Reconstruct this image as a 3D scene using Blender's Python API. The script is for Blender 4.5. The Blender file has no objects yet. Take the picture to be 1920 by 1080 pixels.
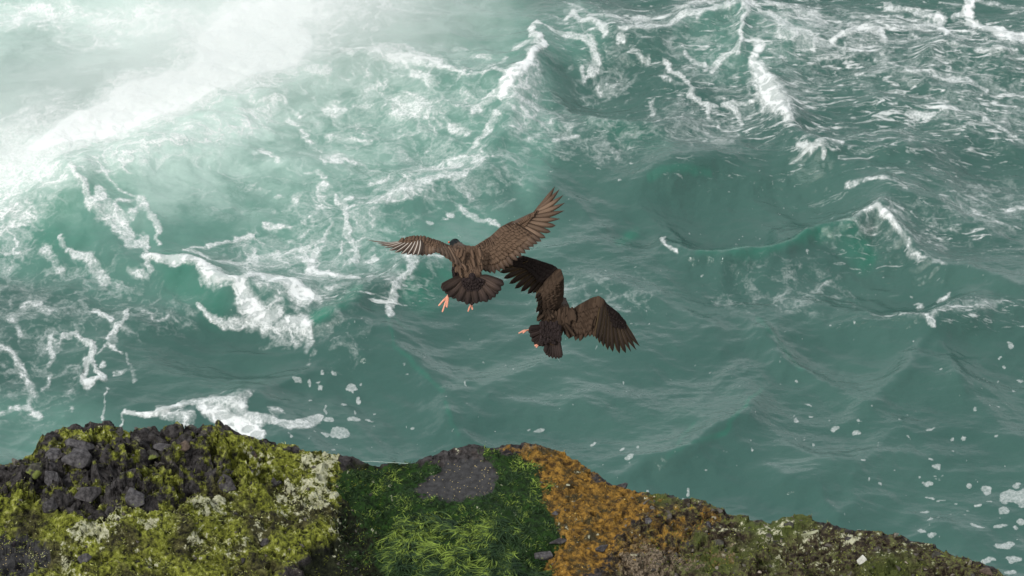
import bpy, bmesh, math, random
import numpy as np
from mathutils import Vector, Matrix
rad = math.radians
random.seed(7)
RNG = np.random.default_rng(11)
scene = bpy.context.scene

# ------------------------------------------------------------------ camera
CAMZ, PITCH, HT = 16.0, rad(35.0), 0.15
cam = bpy.data.cameras.new('camera'); camo = bpy.data.objects.new('camera', cam)
scene.collection.objects.link(camo)
camo.location = (0, 0, CAMZ); camo.rotation_euler = (math.pi/2-PITCH, 0, 0)
cam.sensor_width = 36; cam.lens = 18/HT; cam.clip_start = 0.5; cam.clip_end = 20000
cam.dof.use_dof = True; cam.dof.focus_distance = 13.0; cam.dof.aperture_fstop = 16
scene.camera = camo
FWD = np.array([0, math.cos(PITCH), -math.sin(PITCH)]); UP = np.array([0, math.sin(PITCH), math.cos(PITCH)])
CAM = np.array([0, 0, CAMZ])

# ------------------------------------------------------------------ world, sun, exposure
SUN_EL, SUN_AZ = rad(42), rad(-138)     # azimuth from +Y (out to sea) towards +X
world = bpy.data.worlds.new('World'); scene.world = world; world.use_nodes = True
wn, wl = world.node_tree.nodes, world.node_tree.links
wn.clear()
wo = wn.new('ShaderNodeOutputWorld')
sky = wn.new('ShaderNodeTexSky'); sky.sky_type = 'NISHITA'; sky.sun_disc = False
sky.sun_elevation = SUN_EL; sky.sun_rotation = SUN_AZ; sky.air_density = 1.0; sky.dust_density = 4.0
b1 = wn.new('ShaderNodeBackground'); b1.inputs['Strength'].default_value = 0.07
wl.new(sky.outputs[0], b1.inputs['Color'])
tcw = wn.new('ShaderNodeTexCoord')
mpw = wn.new('ShaderNodeMapping'); mpw.inputs['Scale'].default_value = (1.2, 1.2, 3.0)
cn = wn.new('ShaderNodeTexNoise'); cn.inputs['Scale'].default_value = 1.6; cn.inputs['Detail'].default_value = 5
cr = wn.new('ShaderNodeValToRGB')
cr.color_ramp.elements[0].position = 0.34; cr.color_ramp.elements[0].color = (0.62, 0.66, 0.70, 1)
cr.color_ramp.elements[1].position = 0.66; cr.color_ramp.elements[1].color = (1.0, 1.0, 0.98, 1)
b2 = wn.new('ShaderNodeBackground'); b2.inputs['Strength'].default_value = 0.9
wl.new(tcw.outputs['Generated'], mpw.inputs[0]); wl.new(mpw.outputs[0], cn.inputs['Vector'])
wl.new(cn.outputs['Fac'], cr.inputs[0]); wl.new(cr.outputs[0], b2.inputs['Color'])
sx_ = wn.new('ShaderNodeSeparateXYZ'); wl.new(tcw.outputs['Generated'], sx_.inputs[0])      # overcast: brighter over the sea horizon
gz = wn.new('ShaderNodeMapRange'); gz.interpolation_type = 'SMOOTHSTEP'; wl.new(sx_.outputs['Z'], gz.inputs['Value'])
gz.inputs['From Min'].default_value = .02; gz.inputs['From Max'].default_value = .6; gz.inputs['To Min'].default_value = 1.7; gz.inputs['To Max'].default_value = .82
wl.new(gz.outputs[0], b2.inputs['Strength'])
mxw = wn.new('ShaderNodeMixShader'); mxw.inputs[0].default_value = 0.82
wl.new(b1.outputs[0], mxw.inputs[1]); wl.new(b2.outputs[0], mxw.inputs[2]); wl.new(mxw.outputs[0], wo.inputs['Surface'])

sun = bpy.data.lights.new('sun', 'SUN'); sun.energy = 2.0; sun.angle = rad(10); sun.color = (1, 0.96, 0.9)
suno = bpy.data.objects.new('sun', sun); scene.collection.objects.link(suno)
sd = Vector((math.sin(SUN_AZ)*math.cos(SUN_EL), math.cos(SUN_AZ)*math.cos(SUN_EL), math.sin(SUN_EL)))
suno.rotation_euler = sd.to_track_quat('Z', 'Y').to_euler()
scene.view_settings.view_transform = 'Standard'; scene.view_settings.look = 'None'
scene.view_settings.exposure = 0.42; scene.view_settings.gamma = 1
scene.render.engine = 'CYCLES'
scene.cycles.use_denoising = True
scene.cycles.max_bounces = 8; scene.cycles.volume_bounces = 3
scene.cycles.volume_step_rate = 4.0; scene.cycles.caustics_reflective = False; scene.cycles.caustics_refractive = False

# ------------------------------------------------------------------ helpers
def ray(px, py):
    px = np.asarray(px, float); py = np.asarray(py, float)
    a = (px-960)/960*HT; b = (540-py)/960*HT
    return FWD + a[..., None]*np.array([1., 0, 0]) + b[..., None]*UP
def P(px, py, D): return CAM + ray(px, py)*np.asarray(D, float)[..., None]
def at_z(px, py, z):
    r = ray(px, py); t = (np.asarray(z, float)-CAMZ)/r[..., 2]
    return CAM + r*t[..., None]
def proj(x, y, z):
    dx, dy, dz = x, y, z-CAMZ
    d = dy*FWD[1]+dz*FWD[2]; u = dy*UP[1]+dz*UP[2]
    d = np.where(d > .1, d, .1)
    return 960+dx/d/HT*960, 540-u/d/HT*960

def _h(ix, iy, s):
    h = (ix*374761393 + iy*668265263 + s*974634777) & 0xffffffff
    h = ((h ^ (h >> 13))*1274126177) & 0xffffffff
    h = ((h ^ (h >> 16))*2246822519) & 0xffffffff
    return (h ^ (h >> 15)) & 0xffffffff
def rnd(ix, iy, s): return _h(ix.astype(np.int64), iy.astype(np.int64), s)/4294967295.0
def perlin(x, y, s=0):
    x0 = np.floor(x); y0 = np.floor(y); fx = x-x0; fy = y-y0
    u = fx*fx*fx*(fx*(fx*6-15)+10); v = fy*fy*fy*(fy*(fy*6-15)+10)
    def g(i, j):
        a = rnd(x0+i, y0+j, s)*2*np.pi
        return np.cos(a)*(fx-i)+np.sin(a)*(fy-j)
    a = g(0, 0); b = g(1, 0); c = g(0, 1); d = g(1, 1)
    return ((a+(b-a)*u)+((c+(d-c)*u)-(a+(b-a)*u))*v)*1.5
def fbm(x, y, s=0, o=4, r=.5):
    t = 0; a = 1.0; n = 0
    for i in range(o):
        t = t+a*perlin(x*2**i, y*2**i, s+i*17); n += a; a *= r
    return t/n
def facet(x, y, cell, s=0):
    x = x/cell; y = y/cell; x0 = np.floor(x); y0 = np.floor(y)
    best = np.full(x.shape, 1e9); sec = np.full(x.shape, 1e9); hh = np.zeros(x.shape)
    for i in (-1, 0, 1):
        for j in (-1, 0, 1):
            cx = x0+i; cy = y0+j
            dx = x-(cx+rnd(cx, cy, s)); dy = y-(cy+rnd(cx, cy, s+1))
            d = dx*dx+dy*dy
            h = rnd(cx, cy, s+2)+(rnd(cx, cy, s+3)-.5)*1.8*dx+(rnd(cx, cy, s+4)-.5)*1.8*dy
            m = d < best
            sec = np.where(m, best, np.minimum(sec, d)); hh = np.where(m, h, hh); best = np.where(m, d, best)
    return hh, np.sqrt(sec)-np.sqrt(best)
def sstep(a, b, x):
    t = np.clip((x-a)/(b-a), 0, 1); return t*t*(3-2*t)

def mesh_np(name, V, F, attrs=None, smooth=True):
    V = np.ascontiguousarray(V, np.float32); F = np.ascontiguousarray(F, np.int32)
    me = bpy.data.meshes.new(name); k = F.shape[1]
    me.vertices.add(len(V)); me.vertices.foreach_set('co', V.ravel())
    me.loops.add(F.size); me.loops.foreach_set('vertex_index', F.ravel())
    me.polygons.add(len(F)); me.polygons.foreach_set('loop_start', np.arange(0, F.size, k, dtype=np.int32))
    me.polygons.foreach_set('loop_total', np.full(len(F), k, np.int32))
    me.polygons.foreach_set('use_smooth', np.full(len(F), smooth, bool))
    for n, a in (attrs or {}).items():
        a = np.ascontiguousarray(a, np.float32)
        at = me.attributes.new(n, 'FLOAT', 'POINT'); at.data.foreach_set('value', a.ravel())
    me.update(calc_edges=True)
    return me
def link(name, me, mat=None, parent=None, label=None, cat=None, group=None, kind=None):
    o = bpy.data.objects.new(name, me); scene.collection.objects.link(o)
    if mat is not None and me is not None: me.materials.append(mat)
    if parent is not None: o.parent = parent
    if label: o['label'] = label
    if cat: o['category'] = cat
    if group: o['group'] = group
    if kind: o['kind'] = kind
    return o

# ---- node helper
class NT:
    def __init__(s, name, rough=.8, ior=None):
        s.m = bpy.data.materials.new(name); s.m.use_nodes = True
        s.n = s.m.node_tree.nodes; s.l = s.m.node_tree.links
        s.b = s.n['Principled BSDF']; s.b.inputs['Roughness'].default_value = rough
        s.out = s.n['Material Output']
    def _in(s, sock, v):
        if isinstance(v, bpy.types.NodeSocket): s.l.new(v, sock)
        elif v is not None: sock.default_value = v
    def attr(s, name):
        n = s.n.new('ShaderNodeAttribute'); n.attribute_name = name; return n.outputs['Fac']
    def pos(s, scale=(1, 1, 1), rot=(0, 0, 0)):
        t = s.n.new('ShaderNodeTexCoord'); m = s.n.new('ShaderNodeMapping')
        m.inputs['Scale'].default_value = scale; m.inputs['Rotation'].default_value = rot
        s.l.new(t.outputs['Object'], m.inputs[0]); return m.outputs[0]
    def noise(s, vec, scale, detail=4, rough=.55, dist=0):
        n = s.n.new('ShaderNodeTexNoise'); s._in(n.inputs['Vector'], vec)
        n.inputs['Scale'].default_value = scale; n.inputs['Detail'].default_value = detail
        n.inputs['Roughness'].default_value = rough; n.inputs['Distortion'].default_value = dist
        return n.outputs['Fac']
    def vor(s, vec, scale, feat='F1', out='Distance'):
        n = s.n.new('ShaderNodeTexVoronoi'); n.feature = feat; s._in(n.inputs['Vector'], vec)
        n.inputs['Scale'].default_value = scale; return n.outputs[out]
    def math(s, op, a, b=None, c=None, clamp=False):
        n = s.n.new('ShaderNodeMath'); n.operation = op; n.use_clamp = clamp
        s._in(n.inputs[0], a); s._in(n.inputs[1], b)
        if c is not None: s._in(n.inputs[2], c)
        return n.outputs[0]
    def ss(s, v, a, b, lo=0., hi=1.):
        n = s.n.new('ShaderNodeMapRange'); n.interpolation_type = 'SMOOTHSTEP'
        s._in(n.inputs['Value'], v); s._in(n.inputs['From Min'], a); s._in(n.inputs['From Max'], b)
        n.inputs['To Min'].default_value = lo; n.inputs['To Max'].default_value = hi
        return n.outputs[0]
    def mix(s, f, a, b, bt='MIX'):
        n = s.n.new('ShaderNodeMix'); n.data_type = 'RGBA'; n.blend_type = bt
        s._in(n.inputs[0], f)
        for i, v in ((6, a), (7, b)):
            if isinstance(v, tuple) and len(v) == 3: v = (*v, 1)
            s._in(n.inputs[i], v)
        return n.outputs[2]
    def vmix(s, a, b, f):
        n = s.n.new('ShaderNodeMix'); n.data_type = 'VECTOR'
        n.inputs[0].default_value = f; s._in(n.inputs[4], a); s._in(n.inputs[5], b); return n.outputs[1]
    def bump(s, h, strength, dist, normal=None):
        n = s.n.new('ShaderNodeBump'); s._in(n.inputs['Strength'], strength); n.inputs['Distance'].default_value = dist
        s._in(n.inputs['Height'], h); s._in(n.inputs['Normal'], normal); return n.outputs[0]
    def hsv(s, col, val):
        n = s.n.new('ShaderNodeHueSaturation'); s._in(n.inputs['Color'], col); s._in(n.inputs['Value'], val); return n.outputs[0]

# ------------------------------------------------------------------ painting in a map (bilinear sampled onto surfaces)
class Paint:
    def __init__(s, x0=-500, x1=2420, y0=-260, y1=1180, st=2.0):
        s.x0, s.y0, s.st = x0, y0, st
        s.xs = np.arange(x0, x1, st); s.ys = np.arange(y0, y1, st)
        s.a = np.zeros((len(s.ys), len(s.xs)), np.float32)
    def _box(s, xa, xb, ya, yb):
        i0 = max(0, int((xa-s.x0)/s.st)); i1 = min(len(s.xs), int((xb-s.x0)/s.st)+2)
        j0 = max(0, int((ya-s.y0)/s.st)); j1 = min(len(s.ys), int((yb-s.y0)/s.st)+2)
        return i0, i1, j0, j1
    def stroke(s, pts, w, v=1., soft=.6, mode='max', ws=None):
        """polyline with width w (or one per point in ws); falls to 0 over soft*w beyond w/2"""
        if ws is None: ws = [w]*len(pts)
        for k in range(len(pts)-1):
            (xa, ya), (xb, yb) = pts[k], pts[k+1]; m = max(ws[k], ws[k+1])*(.5+soft)+4
            i0, i1, j0, j1 = s._box(min(xa, xb)-m, max(xa, xb)+m, min(ya, yb)-m, max(ya, yb)+m)
            if i1 <= i0 or j1 <= j0: continue
            X, Y = np.meshgrid(s.xs[i0:i1], s.ys[j0:j1])
            dx, dy = xb-xa, yb-ya; L = dx*dx+dy*dy+1e-6
            t = np.clip(((X-xa)*dx+(Y-ya)*dy)/L, 0, 1)
            d = np.hypot(X-xa-t*dx, Y-ya-t*dy); W = ws[k]+(ws[k+1]-ws[k])*t
            r = (1-sstep(W*.5*(1-soft*.6), W*(.5+soft), d))*v
            s._put(i0, i1, j0, j1, r, mode)
        return s
    def blob(s, x, y, rx, ry=None, v=1., soft=.5, ang=0, mode='max'):
        ry = ry or rx; m = max(rx, ry)*(1+soft)+4
        i0, i1, j0, j1 = s._box(x-m, x+m, y-m, y+m)
        if i1 <= i0 or j1 <= j0: return s
        X, Y = np.meshgrid(s.xs[i0:i1]-x, s.ys[j0:j1]-y); c, n = math.cos(rad(ang)), math.sin(rad(ang))
        d = np.hypot((X*c+Y*n)/rx, (-X*n+Y*c)/ry)
        s._put(i0, i1, j0, j1, (1-sstep(1-soft*.6, 1+soft, d))*v, mode); return s
    def poly(s, pts, v=1., mode='max'):
        X, Y = np.meshgrid(s.xs, s.ys); ins = np.zeros(X.shape, bool); n = len(pts)
        for k in range(n):
            xa, ya = pts[k]; xb, yb = pts[(k+1) % n]
            if ya == yb: continue
            c = ((Y < ya) != (Y < yb)) & (X < (xb-xa)*(Y-ya)/(yb-ya)+xa); ins ^= c
        s._put(0, len(s.xs), 0, len(s.ys), ins.astype(np.float32)*v, mode); return s
    def _put(s, i0, i1, j0, j1, r, mode):
        t = s.a[j0:j1, i0:i1]
        if mode == 'max': np.maximum(t, r, out=t)
        elif mode == 'add': t += r
        elif mode == 'sub': t *= (1-r)
    def blur(s, r):
        k = max(1, int(r/s.st))
        for _ in range(2):
            for ax in (0, 1):
                c = np.cumsum(np.pad(s.a.astype(np.float64), [(k+1, k) if a == ax else (0, 0) for a in (0, 1)], mode='edge'), axis=ax)
                n = s.a.shape[ax]; w = 2*k+1
                s.a = ((np.take(c, range(w, w+n), ax)-np.take(c, range(0, n), ax))/w).astype(np.float32)
        return s
    def at(s, px, py):
        fx = np.clip((px-s.x0)/s.st, 0, len(s.xs)-1.001); fy = np.clip((py-s.y0)/s.st, 0, len(s.ys)-1.001)
        i = fx.astype(int); j = fy.astype(int); u = fx-i; v = fy-j; a = s.a
        return a[j, i]*(1-u)*(1-v)+a[j, i+1]*u*(1-v)+a[j+1, i]*(1-u)*v+a[j+1, i+1]*u*v

#%%WATER
#%%LEDGE
#%%BIRDS
# ================================================================== WATER
FO = Paint()      # foam cover
SP = Paint(st=1.25)      # small rafts and flecks, sharp edged
ML = Paint()      # aerated milky water
GR = Paint()      # clear bright green water in thin crests
RP = Paint()      # small ripples
HH = Paint()      # individual crests and troughs (m)

def ridge(pts, A, wn, wf, ws=None):
    """wave crest: height A, near side falls over wn px, far side over wf px"""
    s = HH; acc = {}
    xs = [p[0] for p in pts]; ys = [p[1] for p in pts]; m = 4.5*max(wn, wf)
    i0, i1, j0, j1 = s._box(min(xs)-m, max(xs)+m, min(ys)-m, max(ys)+m)
    X, Y = np.meshgrid(s.xs[i0:i1], s.ys[j0:j1])
    if X.size == 0: return
    jig = perlin(X/60, Y/40, 5)*10+perlin(X/22, Y/16, 6)*4
    best = np.full(X.shape, 1e9); sg = np.zeros(X.shape); tp = np.zeros(X.shape); n = len(pts)-1
    for k in range(n):
        (xa, ya), (xb, yb) = pts[k], pts[k+1]; dx, dy = xb-xa, yb-ya; L = dx*dx+dy*dy+1e-6
        t = np.clip(((X-xa)*dx+(Y+jig-ya)*dy)/L, 0, 1)
        ex = X-xa-t*dx; ey = (Y+jig-ya-t*dy)*1.5; d = np.hypot(ex, ey); u = d < best
        best = np.where(u, d, best); sg = np.where(u, ey, sg); tp = np.where(u, (k+t)/n, tp)
    w = np.where(sg > 0, wn, wf) + 0*best
    w = wn+(wf-wn)*(1-sstep(-6, 6, sg))
    r = A*(np.exp(-np.sqrt((best/w)**2+.06)+.245))*np.sqrt(np.clip(np.sin(np.pi*(tp*.9+.05)), 0, 1))
    s.a[j0:j1, i0:i1] += r

# ---- milky (bubble filled) water: bright to the upper left, fading to clear teal lower right
def milk(px, py):
    # signed distance from the line along which the white water ends
    a = np.clip((990-px)/900, 0, 1.2); b = np.clip((620-py)/620, -.4, 1.2)
    return np.clip(a*.75+b*.55-.22, 0, 1)*sstep(1010, 940, px+perlin(py/90, py*0, 3)*30)
for p in [(0, 150, 600, 260, .9), (330, 280, 420, 170, .62), (650, 230, 330, 190, .48), (180, 450, 240, 100, .36), (640, 430, 330, 80, .42),
          (60, 800, 150, 70, .34), (90, 620, 160, 60, .12), (850, 60, 160, 110, .5), (980, 560, 60, 30, 0), (420, 520, 230, 60, .3), (990,250,50,120,.5),(1060,60,80,60,.35),(1400, 90, 110, 60, .35)]:
    ML.blob(p[0], p[1], p[2], p[3], p[4], .7)
for p in [(120, 110, 150, 80, .75), (50, 170, 110, 70, .75), (320, 95, 60, 50, .55), (390, 690, 180, 60, .5), (30, 560, 60, 35, .5)]:
    ML.blob(p[0], p[1], p[2], p[3], p[4], .7, mode='sub')
# ---- solid white water: the long bright band and its shoulders
FO.blob(250, 205, 300, 52, 1.0, .9, -24); FO.blob(60, 280, 130, 70, .9, 1.2, -20); FO.blob(470, 60, 150, 75, 1.0, .8, -25)
FO.blob(420, 135, 200, 55, .95, .9, -20); FO.blob(520, 90, 90, 60, 1., .8, -30); FO.blob(160, 260, 200, 40, .85, 1.3, -18); FO.blob(560, 10, 110, 40, .95, .9); FO.blob(480, 60, 60, 70, 1.2, .6, -30); FO.blob(300, 190, 240, 34, 1.2, .7, -22); FO.blob(300, 30, 160, 30, .62, .9); FO.blob(60, 20, 120, 30, .62, .9); FO.blob(620, 10, 160, 40, .62, .9)
FO.blob(10, 400, 60, 60, .6, .9, -30); FO.blob(60, 350, 120, 30, .65, .9, -30); FO.blob(170, 60, 60, 25, .5, .9)
for p in [((0, 470), (60, 400), (170, 330), (330, 290), (480, 230), (520, 130), (560, 40))]:
    FO.stroke(p, 46, .58, 1.2)
S = FO.stroke; B = FO.blob
# left region streaks
S([(170, 330), (195, 350), (235, 385), (260, 400)], 5, .62); S([(130, 355), (160, 385), (175, 412), (215, 430), (240, 455), (245, 465), (275, 462), (285, 490)], 14, .85, ws=[5, 8, 14, 22, 20, 18, 14, 5])
S([(195, 395), (210, 420), (235, 440)], 16, .75); S([(262, 400), (285, 425), (298, 440), (303, 470)], 10, .8, ws=[12, 10, 9, 6]); S([(215, 412), (250, 405), (275, 405)], 7, .6)
S([(250, 430), (275, 415)], 12, .6)
S([(110, 455), (140, 480), (165, 490), (185, 515), (190, 525)], 14, .78, ws=[6, 11, 15, 19, 14]); S([(75, 465), (100, 480), (115, 500)], 12, .6)
S([(275, 495), (280, 515)], 10, .8); S([(275, 495), (300, 500), (330, 502), (352, 505), (385, 525), (410, 540), (432, 550), (455, 545), (480, 530), (530, 540), (560, 565), (600, 575)], 14, .98, ws=[7, 8, 10, 14, 20, 22, 12, 12, 22, 28, 26, 10])
S([(445, 550), (455, 570), (480, 590), (500, 600)], 22, .95, ws=[12, 20, 24, 26]); S([(370, 572), (395, 590), (430, 600), (470, 598), (520, 590)], 10, .9, ws=[5, 7, 9, 14, 18]); S([(255, 520), (275, 527)], 9, .75); S([(243, 515), (262, 522)], 8, .65)
S([(490, 590), (545, 560), (600, 560), (650, 545)], 10, .6, 1.5); B(545, 620, 38, 26, .95, .35, -20); S([(490, 630), (515, 630), (525, 645), (560, 640)], 7, .9); S([(575, 610), (580, 640), (575, 650)], 12, .9)
S([(345, 478), (365, 470), (400, 455), (435, 448)], 5, .75); S([(440, 445), (480, 438)], 8, .8); S([(350, 480), (380, 490), (400, 500), (425, 490), (450, 470)], 6, .65)
S([(400, 500), (440, 495), (475, 480), (530, 470), (570, 455), (600, 445), (620, 420)], 9, .8, ws=[5, 9, 12, 14, 7, 6, 4]); S([(480, 500), (520, 490), (560, 480), (590, 465)], 20, .62, 1.)
S([(590, 470), (580, 495), (590, 505), (620, 515), (665, 522)], 11, .95, ws=[14, 20, 14, 10, 7]); S([(630, 375), (632, 385), (650, 395), (657, 415), (650, 435), (668, 460)], 8, .85, ws=[6, 13, 6, 5, 14, 5])
S([(650, 385), (660, 375)], 8, .9); S([(640, 450), (637, 470), (645, 490), (650, 495)], 4, .7); S([(668, 470), (665, 485), (655, 490)], 9, .9); S([(690, 485), (705, 480)], 9, .8)
S([(680, 523), (720, 520), (745, 508)], 5, .75); S([(500, 420), (520, 420), (545, 422)], 8, .8); S([(560, 440), (585, 425), (580, 405), (600, 400), (620, 420)], 7, .62)
S([(700, 390), (730, 385), (760, 375), (790, 360), (840, 350), (870, 345)], 22, .82, 1., ws=[14, 20, 20, 18, 14, 10]); S([(770, 330), (800, 310), (850, 320), (880, 300), (905, 310)], 22, .66, 1.)
S([(765, 495), (775, 510), (765, 530), (740, 555), (730, 580), (735, 600)], 9, .86, .7, ws=[14, 12, 8, 8, 13, 9]); S([(775, 495), (810, 490), (830, 490)], 8, .7)
S([(865, 390), (890, 405), (920, 415), (935, 420)], 8, .85); S([(870, 395), (840, 375)], 3, .6); B(838, 402, 8, 5, .85); B(802, 420, 8, 4, .8); B(830, 412, 10, 3, .7)
S([(480, 300), (500, 290), (515, 300), (520, 320)], 9, .6); S([(595, 330), (610, 340), (610, 355), (590, 362)], 9, .7); B(530, 370, 9, 5, .75); B(555, 375, 6, 6, .7); B(583, 335, 12, 4, .65)
S([(540, 190), (555, 210), (565, 217)], 5, .62); S([(545, 225), (560, 245), (580, 258)], 9, .6); B(500, 360, 15, 5, .5)
# upper centre
S([(630, 75), (645, 90), (665, 103), (700, 118), (740, 122), (790, 128), (820, 140), (850, 158), (880, 168)], 12, .92, .7, ws=[4, 8, 10, 22, 22, 18, 13, 7, 3]); S([(665, 118), (700, 105), (720, 95), (760, 108)], 14, .8, .8)
S([(695, 65), (705, 85), (720, 95)], 4, .55); S([(715, 140), (735, 148), (760, 153)], 5, .65); S([(775, 150), (800, 165), (815, 178)], 13, .75, .9); B(630, 195, 22, 20, .72, .8); B(765, 205, 40, 18, .8, .8, 15); B(712, 165, 16, 9, .68)
S([(680, 165), (700, 172), (720, 185), (760, 185), (775, 188)], 9, .55); S([(810, 220), (840, 245), (870, 255)], 11, .68); B(630, 290, 18, 17, .72, .8); S([(640, 285), (670, 295)], 8, .65); S([(605, 245), (640, 255), (680, 255), (690, 265)], 9, .55)
S([(600, 270), (608, 290), (610, 310)], 5, .55); B(590, 140, 30, 13, .7, .8, 20); B(860, 97, 14, 6, .6); S([(885, 115), (915, 120)], 8, .55)
S([(885, 165), (930, 162), (950, 172), (965, 180), (955, 195), (920, 210), (890, 225)], 10, .82, .7, ws=[5, 6, 6, 7, 10, 12, 9]); S([(915, 160), (925, 145), (950, 130)], 6, .65)
S([(925, 235), (905, 265), (885, 290), (880, 305)], 10, .8, .8, ws=[12, 12, 8, 6]); S([(850, 295), (865, 310)], 14, .65); B(865, 310, 14, 8, .6)
# the crest between left and right
S([(1010, 45), (1005, 60), (1000, 75), (1002, 90), (1020, 97), (1025, 105), (1005, 130), (985, 155), (965, 175), (950, 205)], 10, .98, .5, ws=[4, 9, 10, 13, 12, 9, 12, 20, 26, 20])
S([(1000, 130), (1000, 170), (975, 205), (985, 240)], 18, .64, 1.); S([(965, 105), (985, 100), (1010, 105)], 9, .75, .8); S([(1015, 50), (1045, 68), (1075, 78), (1105, 90), (1120, 110), (1105, 120)], 8, .85, .5, ws=[7, 7, 8, 12, 14, 7])
S([(1070, 45), (1080, 32), (1090, 50), (1110, 55), (1125, 65), (1135, 80)], 9, .9, .5, ws=[8, 12, 8, 12, 14, 9]); S([(1100, 25), (1065, 10), (1060, 0)], 5, .6)
S([(1085, 115), (1095, 130), (1120, 120)], 7, .8)
S([(1105, 40), (1150, 38), (1210, 55), (1250, 62), (1290, 45), (1340, 42), (1375, 35)], 10, .8, .9, ws=[4, 8, 9, 12, 10, 12, 12]); S([(1160, 78), (1200, 75), (1250, 62)], 7, .82); B(1165, 92, 10, 5, .8)
B(1200, 28, 20, 12, .8, .8); B(1290, 15, 26, 15, .75, .8); B(1330, 8, 40, 9, .62, .9); S([(1320, 12), (1345, 25)], 6, .8); B(1395, 25, 26, 10, 1., .6); S([(1240, 35), (1300, 30)], 7, .6)
S([(1392, 30), (1390, 60), (1387, 80), (1386, 95), (1380, 115)], 6, .92, .5, ws=[14, 6, 6, 9, 7]); S([(1400, 35), (1430, 48), (1480, 75), (1520, 88), (1560, 92)], 10, .88, .8, ws=[10, 10, 20, 16, 8]); S([(1360, 40), (1330, 45), (1310, 60)], 7, .75)
S([(1190, 110), (1215, 122)], 7, .75); S([(1240, 118), (1257, 128), (1262, 145), (1290, 162), (1300, 180), (1330, 197), (1345, 198)], 7, .88, .4, ws=[4, 8, 7, 6, 10, 9, 6]); S([(1330, 197), (1330, 218), (1325, 222)], 7, .85); S([(1240, 148), (1250, 158)], 6, .7)
S([(1290, 110), (1315, 125), (1330, 137), (1355, 115), (1375, 105)], 8, .8, .5); S([(1380, 100), (1430, 130)], 5, .5)
S([(1408, 95), (1425, 105), (1412, 120), (1415, 140), (1430, 160), (1440, 185), (1455, 205), (1465, 240)], 18, .93, .6, ws=[8, 14, 14, 20, 30, 34, 34, 18]); S([(1360, 195), (1385, 200), (1395, 225)], 7, .85); S([(1380, 192), (1430, 190)], 6, .7); S([(1345, 222), (1350, 235)], 6, .7)
B(1415, 160, 20, 12, .8, .7); S([(1445, 60), (1470, 70), (1500, 70)], 10, .75); B(1485, 85, 28, 13, .8, .7)
S([(1440, 15), (1490, 22), (1540, 30)], 12, .7, .9); S([(1440, 35), (1520, 38), (1560, 35)], 8, .62); B(1470, 8, 40, 8, .6, .9); S([(1560, 88), (1585, 70), (1620, 60), (1650, 62), (1660, 80)], 9, .92, .6, ws=[7, 9, 11, 12, 9]); S([(1590, 85), (1585, 100)], 6, .8); S([(1570, 60), (1600, 40), (1640, 45)], 6, .6)
S([(1665, 52), (1700, 50), (1730, 45), (1760, 30), (1765, 20)], 12, .8, .7, ws=[5, 8, 14, 16, 14]); S([(1758, 18), (1762, 40), (1775, 60), (1768, 75)], 11, .95, .5, ws=[18, 14, 11, 7]); S([(1780, 45), (1810, 50), (1828, 65)], 7, .92, .4); S([(1800, 70), (1820, 75)], 5, .8); S([(1750, 15), (1690, 5), (1660, 0)], 9, .8)
S([(1710, 60), (1720, 72)], 8, .7); S([(1600, 25), (1680, 22), (1740, 25)], 7, .6)
S([(1825, -20), (1818, 10), (1825, 28), (1850, 45), (1875, 65), (1900, 76), (1925, 74)], 15, 1., .35, ws=[20, 20, 17, 17, 20, 22, 18]); S([(1785, 18), (1818, 18)], 6, .8); S([(1830, -5), (1925, 5)], 6, .6)
S([(1490, 100), (1560, 110), (1620, 108), (1680, 100)], 8, .55, 1.); S([(1640, 115), (1680, 130), (1700, 145), (1760, 150), (1800, 160)], 10, .72, .9); S([(1600, 152), (1650, 150)], 7, .7); S([(1770, 98), (1800, 108), (1850, 108), (1900, 102)], 5, .72); S([(1800, 155), (1830, 158), (1850, 172)], 7, .72); S([(1870, 160), (1900, 175)], 6, .6)
S([(1705, 220), (1725, 222), (1745, 220)], 10, .85, .6); S([(1850, 225), (1875, 240), (1925, 262)], 8, .65); S([(1490, 290), (1510, 300), (1530, 296), (1545, 288), (1570, 292)], 8, .9, .6); S([(1530, 298), (1538, 312)], 8, .8)
# scattered right
S([(1220, 172), (1235, 190), (1230, 200)], 6, .6); S([(1040, 275), (1055, 265), (1075, 258)], 6, .65); S([(1225, 245), (1240, 230)], 6, .6); B(1010, 250, 8, 5, .6)
S([(1240, 430), (1245, 450), (1260, 470), (1270, 478)], 6, .85, .5); S([(1628, 435), (1648, 424), (1665, 440), (1680, 462)], 11, .95, .4, ws=[5, 12, 12, 7]); S([(1700, 420), (1640, 430), (1600, 438), (1560, 430), (1520, 425)], 8, .52, 1.); S([(1590, 360), (1620, 362), (1660, 370), (1700, 385)], 6, .62); S([(1880, 380), (1920, 375)], 8, .75); S([(1660, 250), (1720, 262)], 5, .5)
S([(1680, 460), (1700, 480), (1730, 500), (1780, 512)], 6, .58, .8); S([(1830, 395), (1850, 410), (1880, 418)], 6, .65); B(1600, 362, 9, 3, .8); B(1740, 625, 7, 10, .0)
S([(1690, 600), (1740, 612), (1800, 605), (1880, 590)], 14, .44, 1.2); S([(1738, 618), (1750, 632)], 8, .85, .5)
B(1250, 452, 8, 8, .7); B(1765, 552, 12, 6, .8); B(1723, 548, 8, 5, .7)
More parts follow.
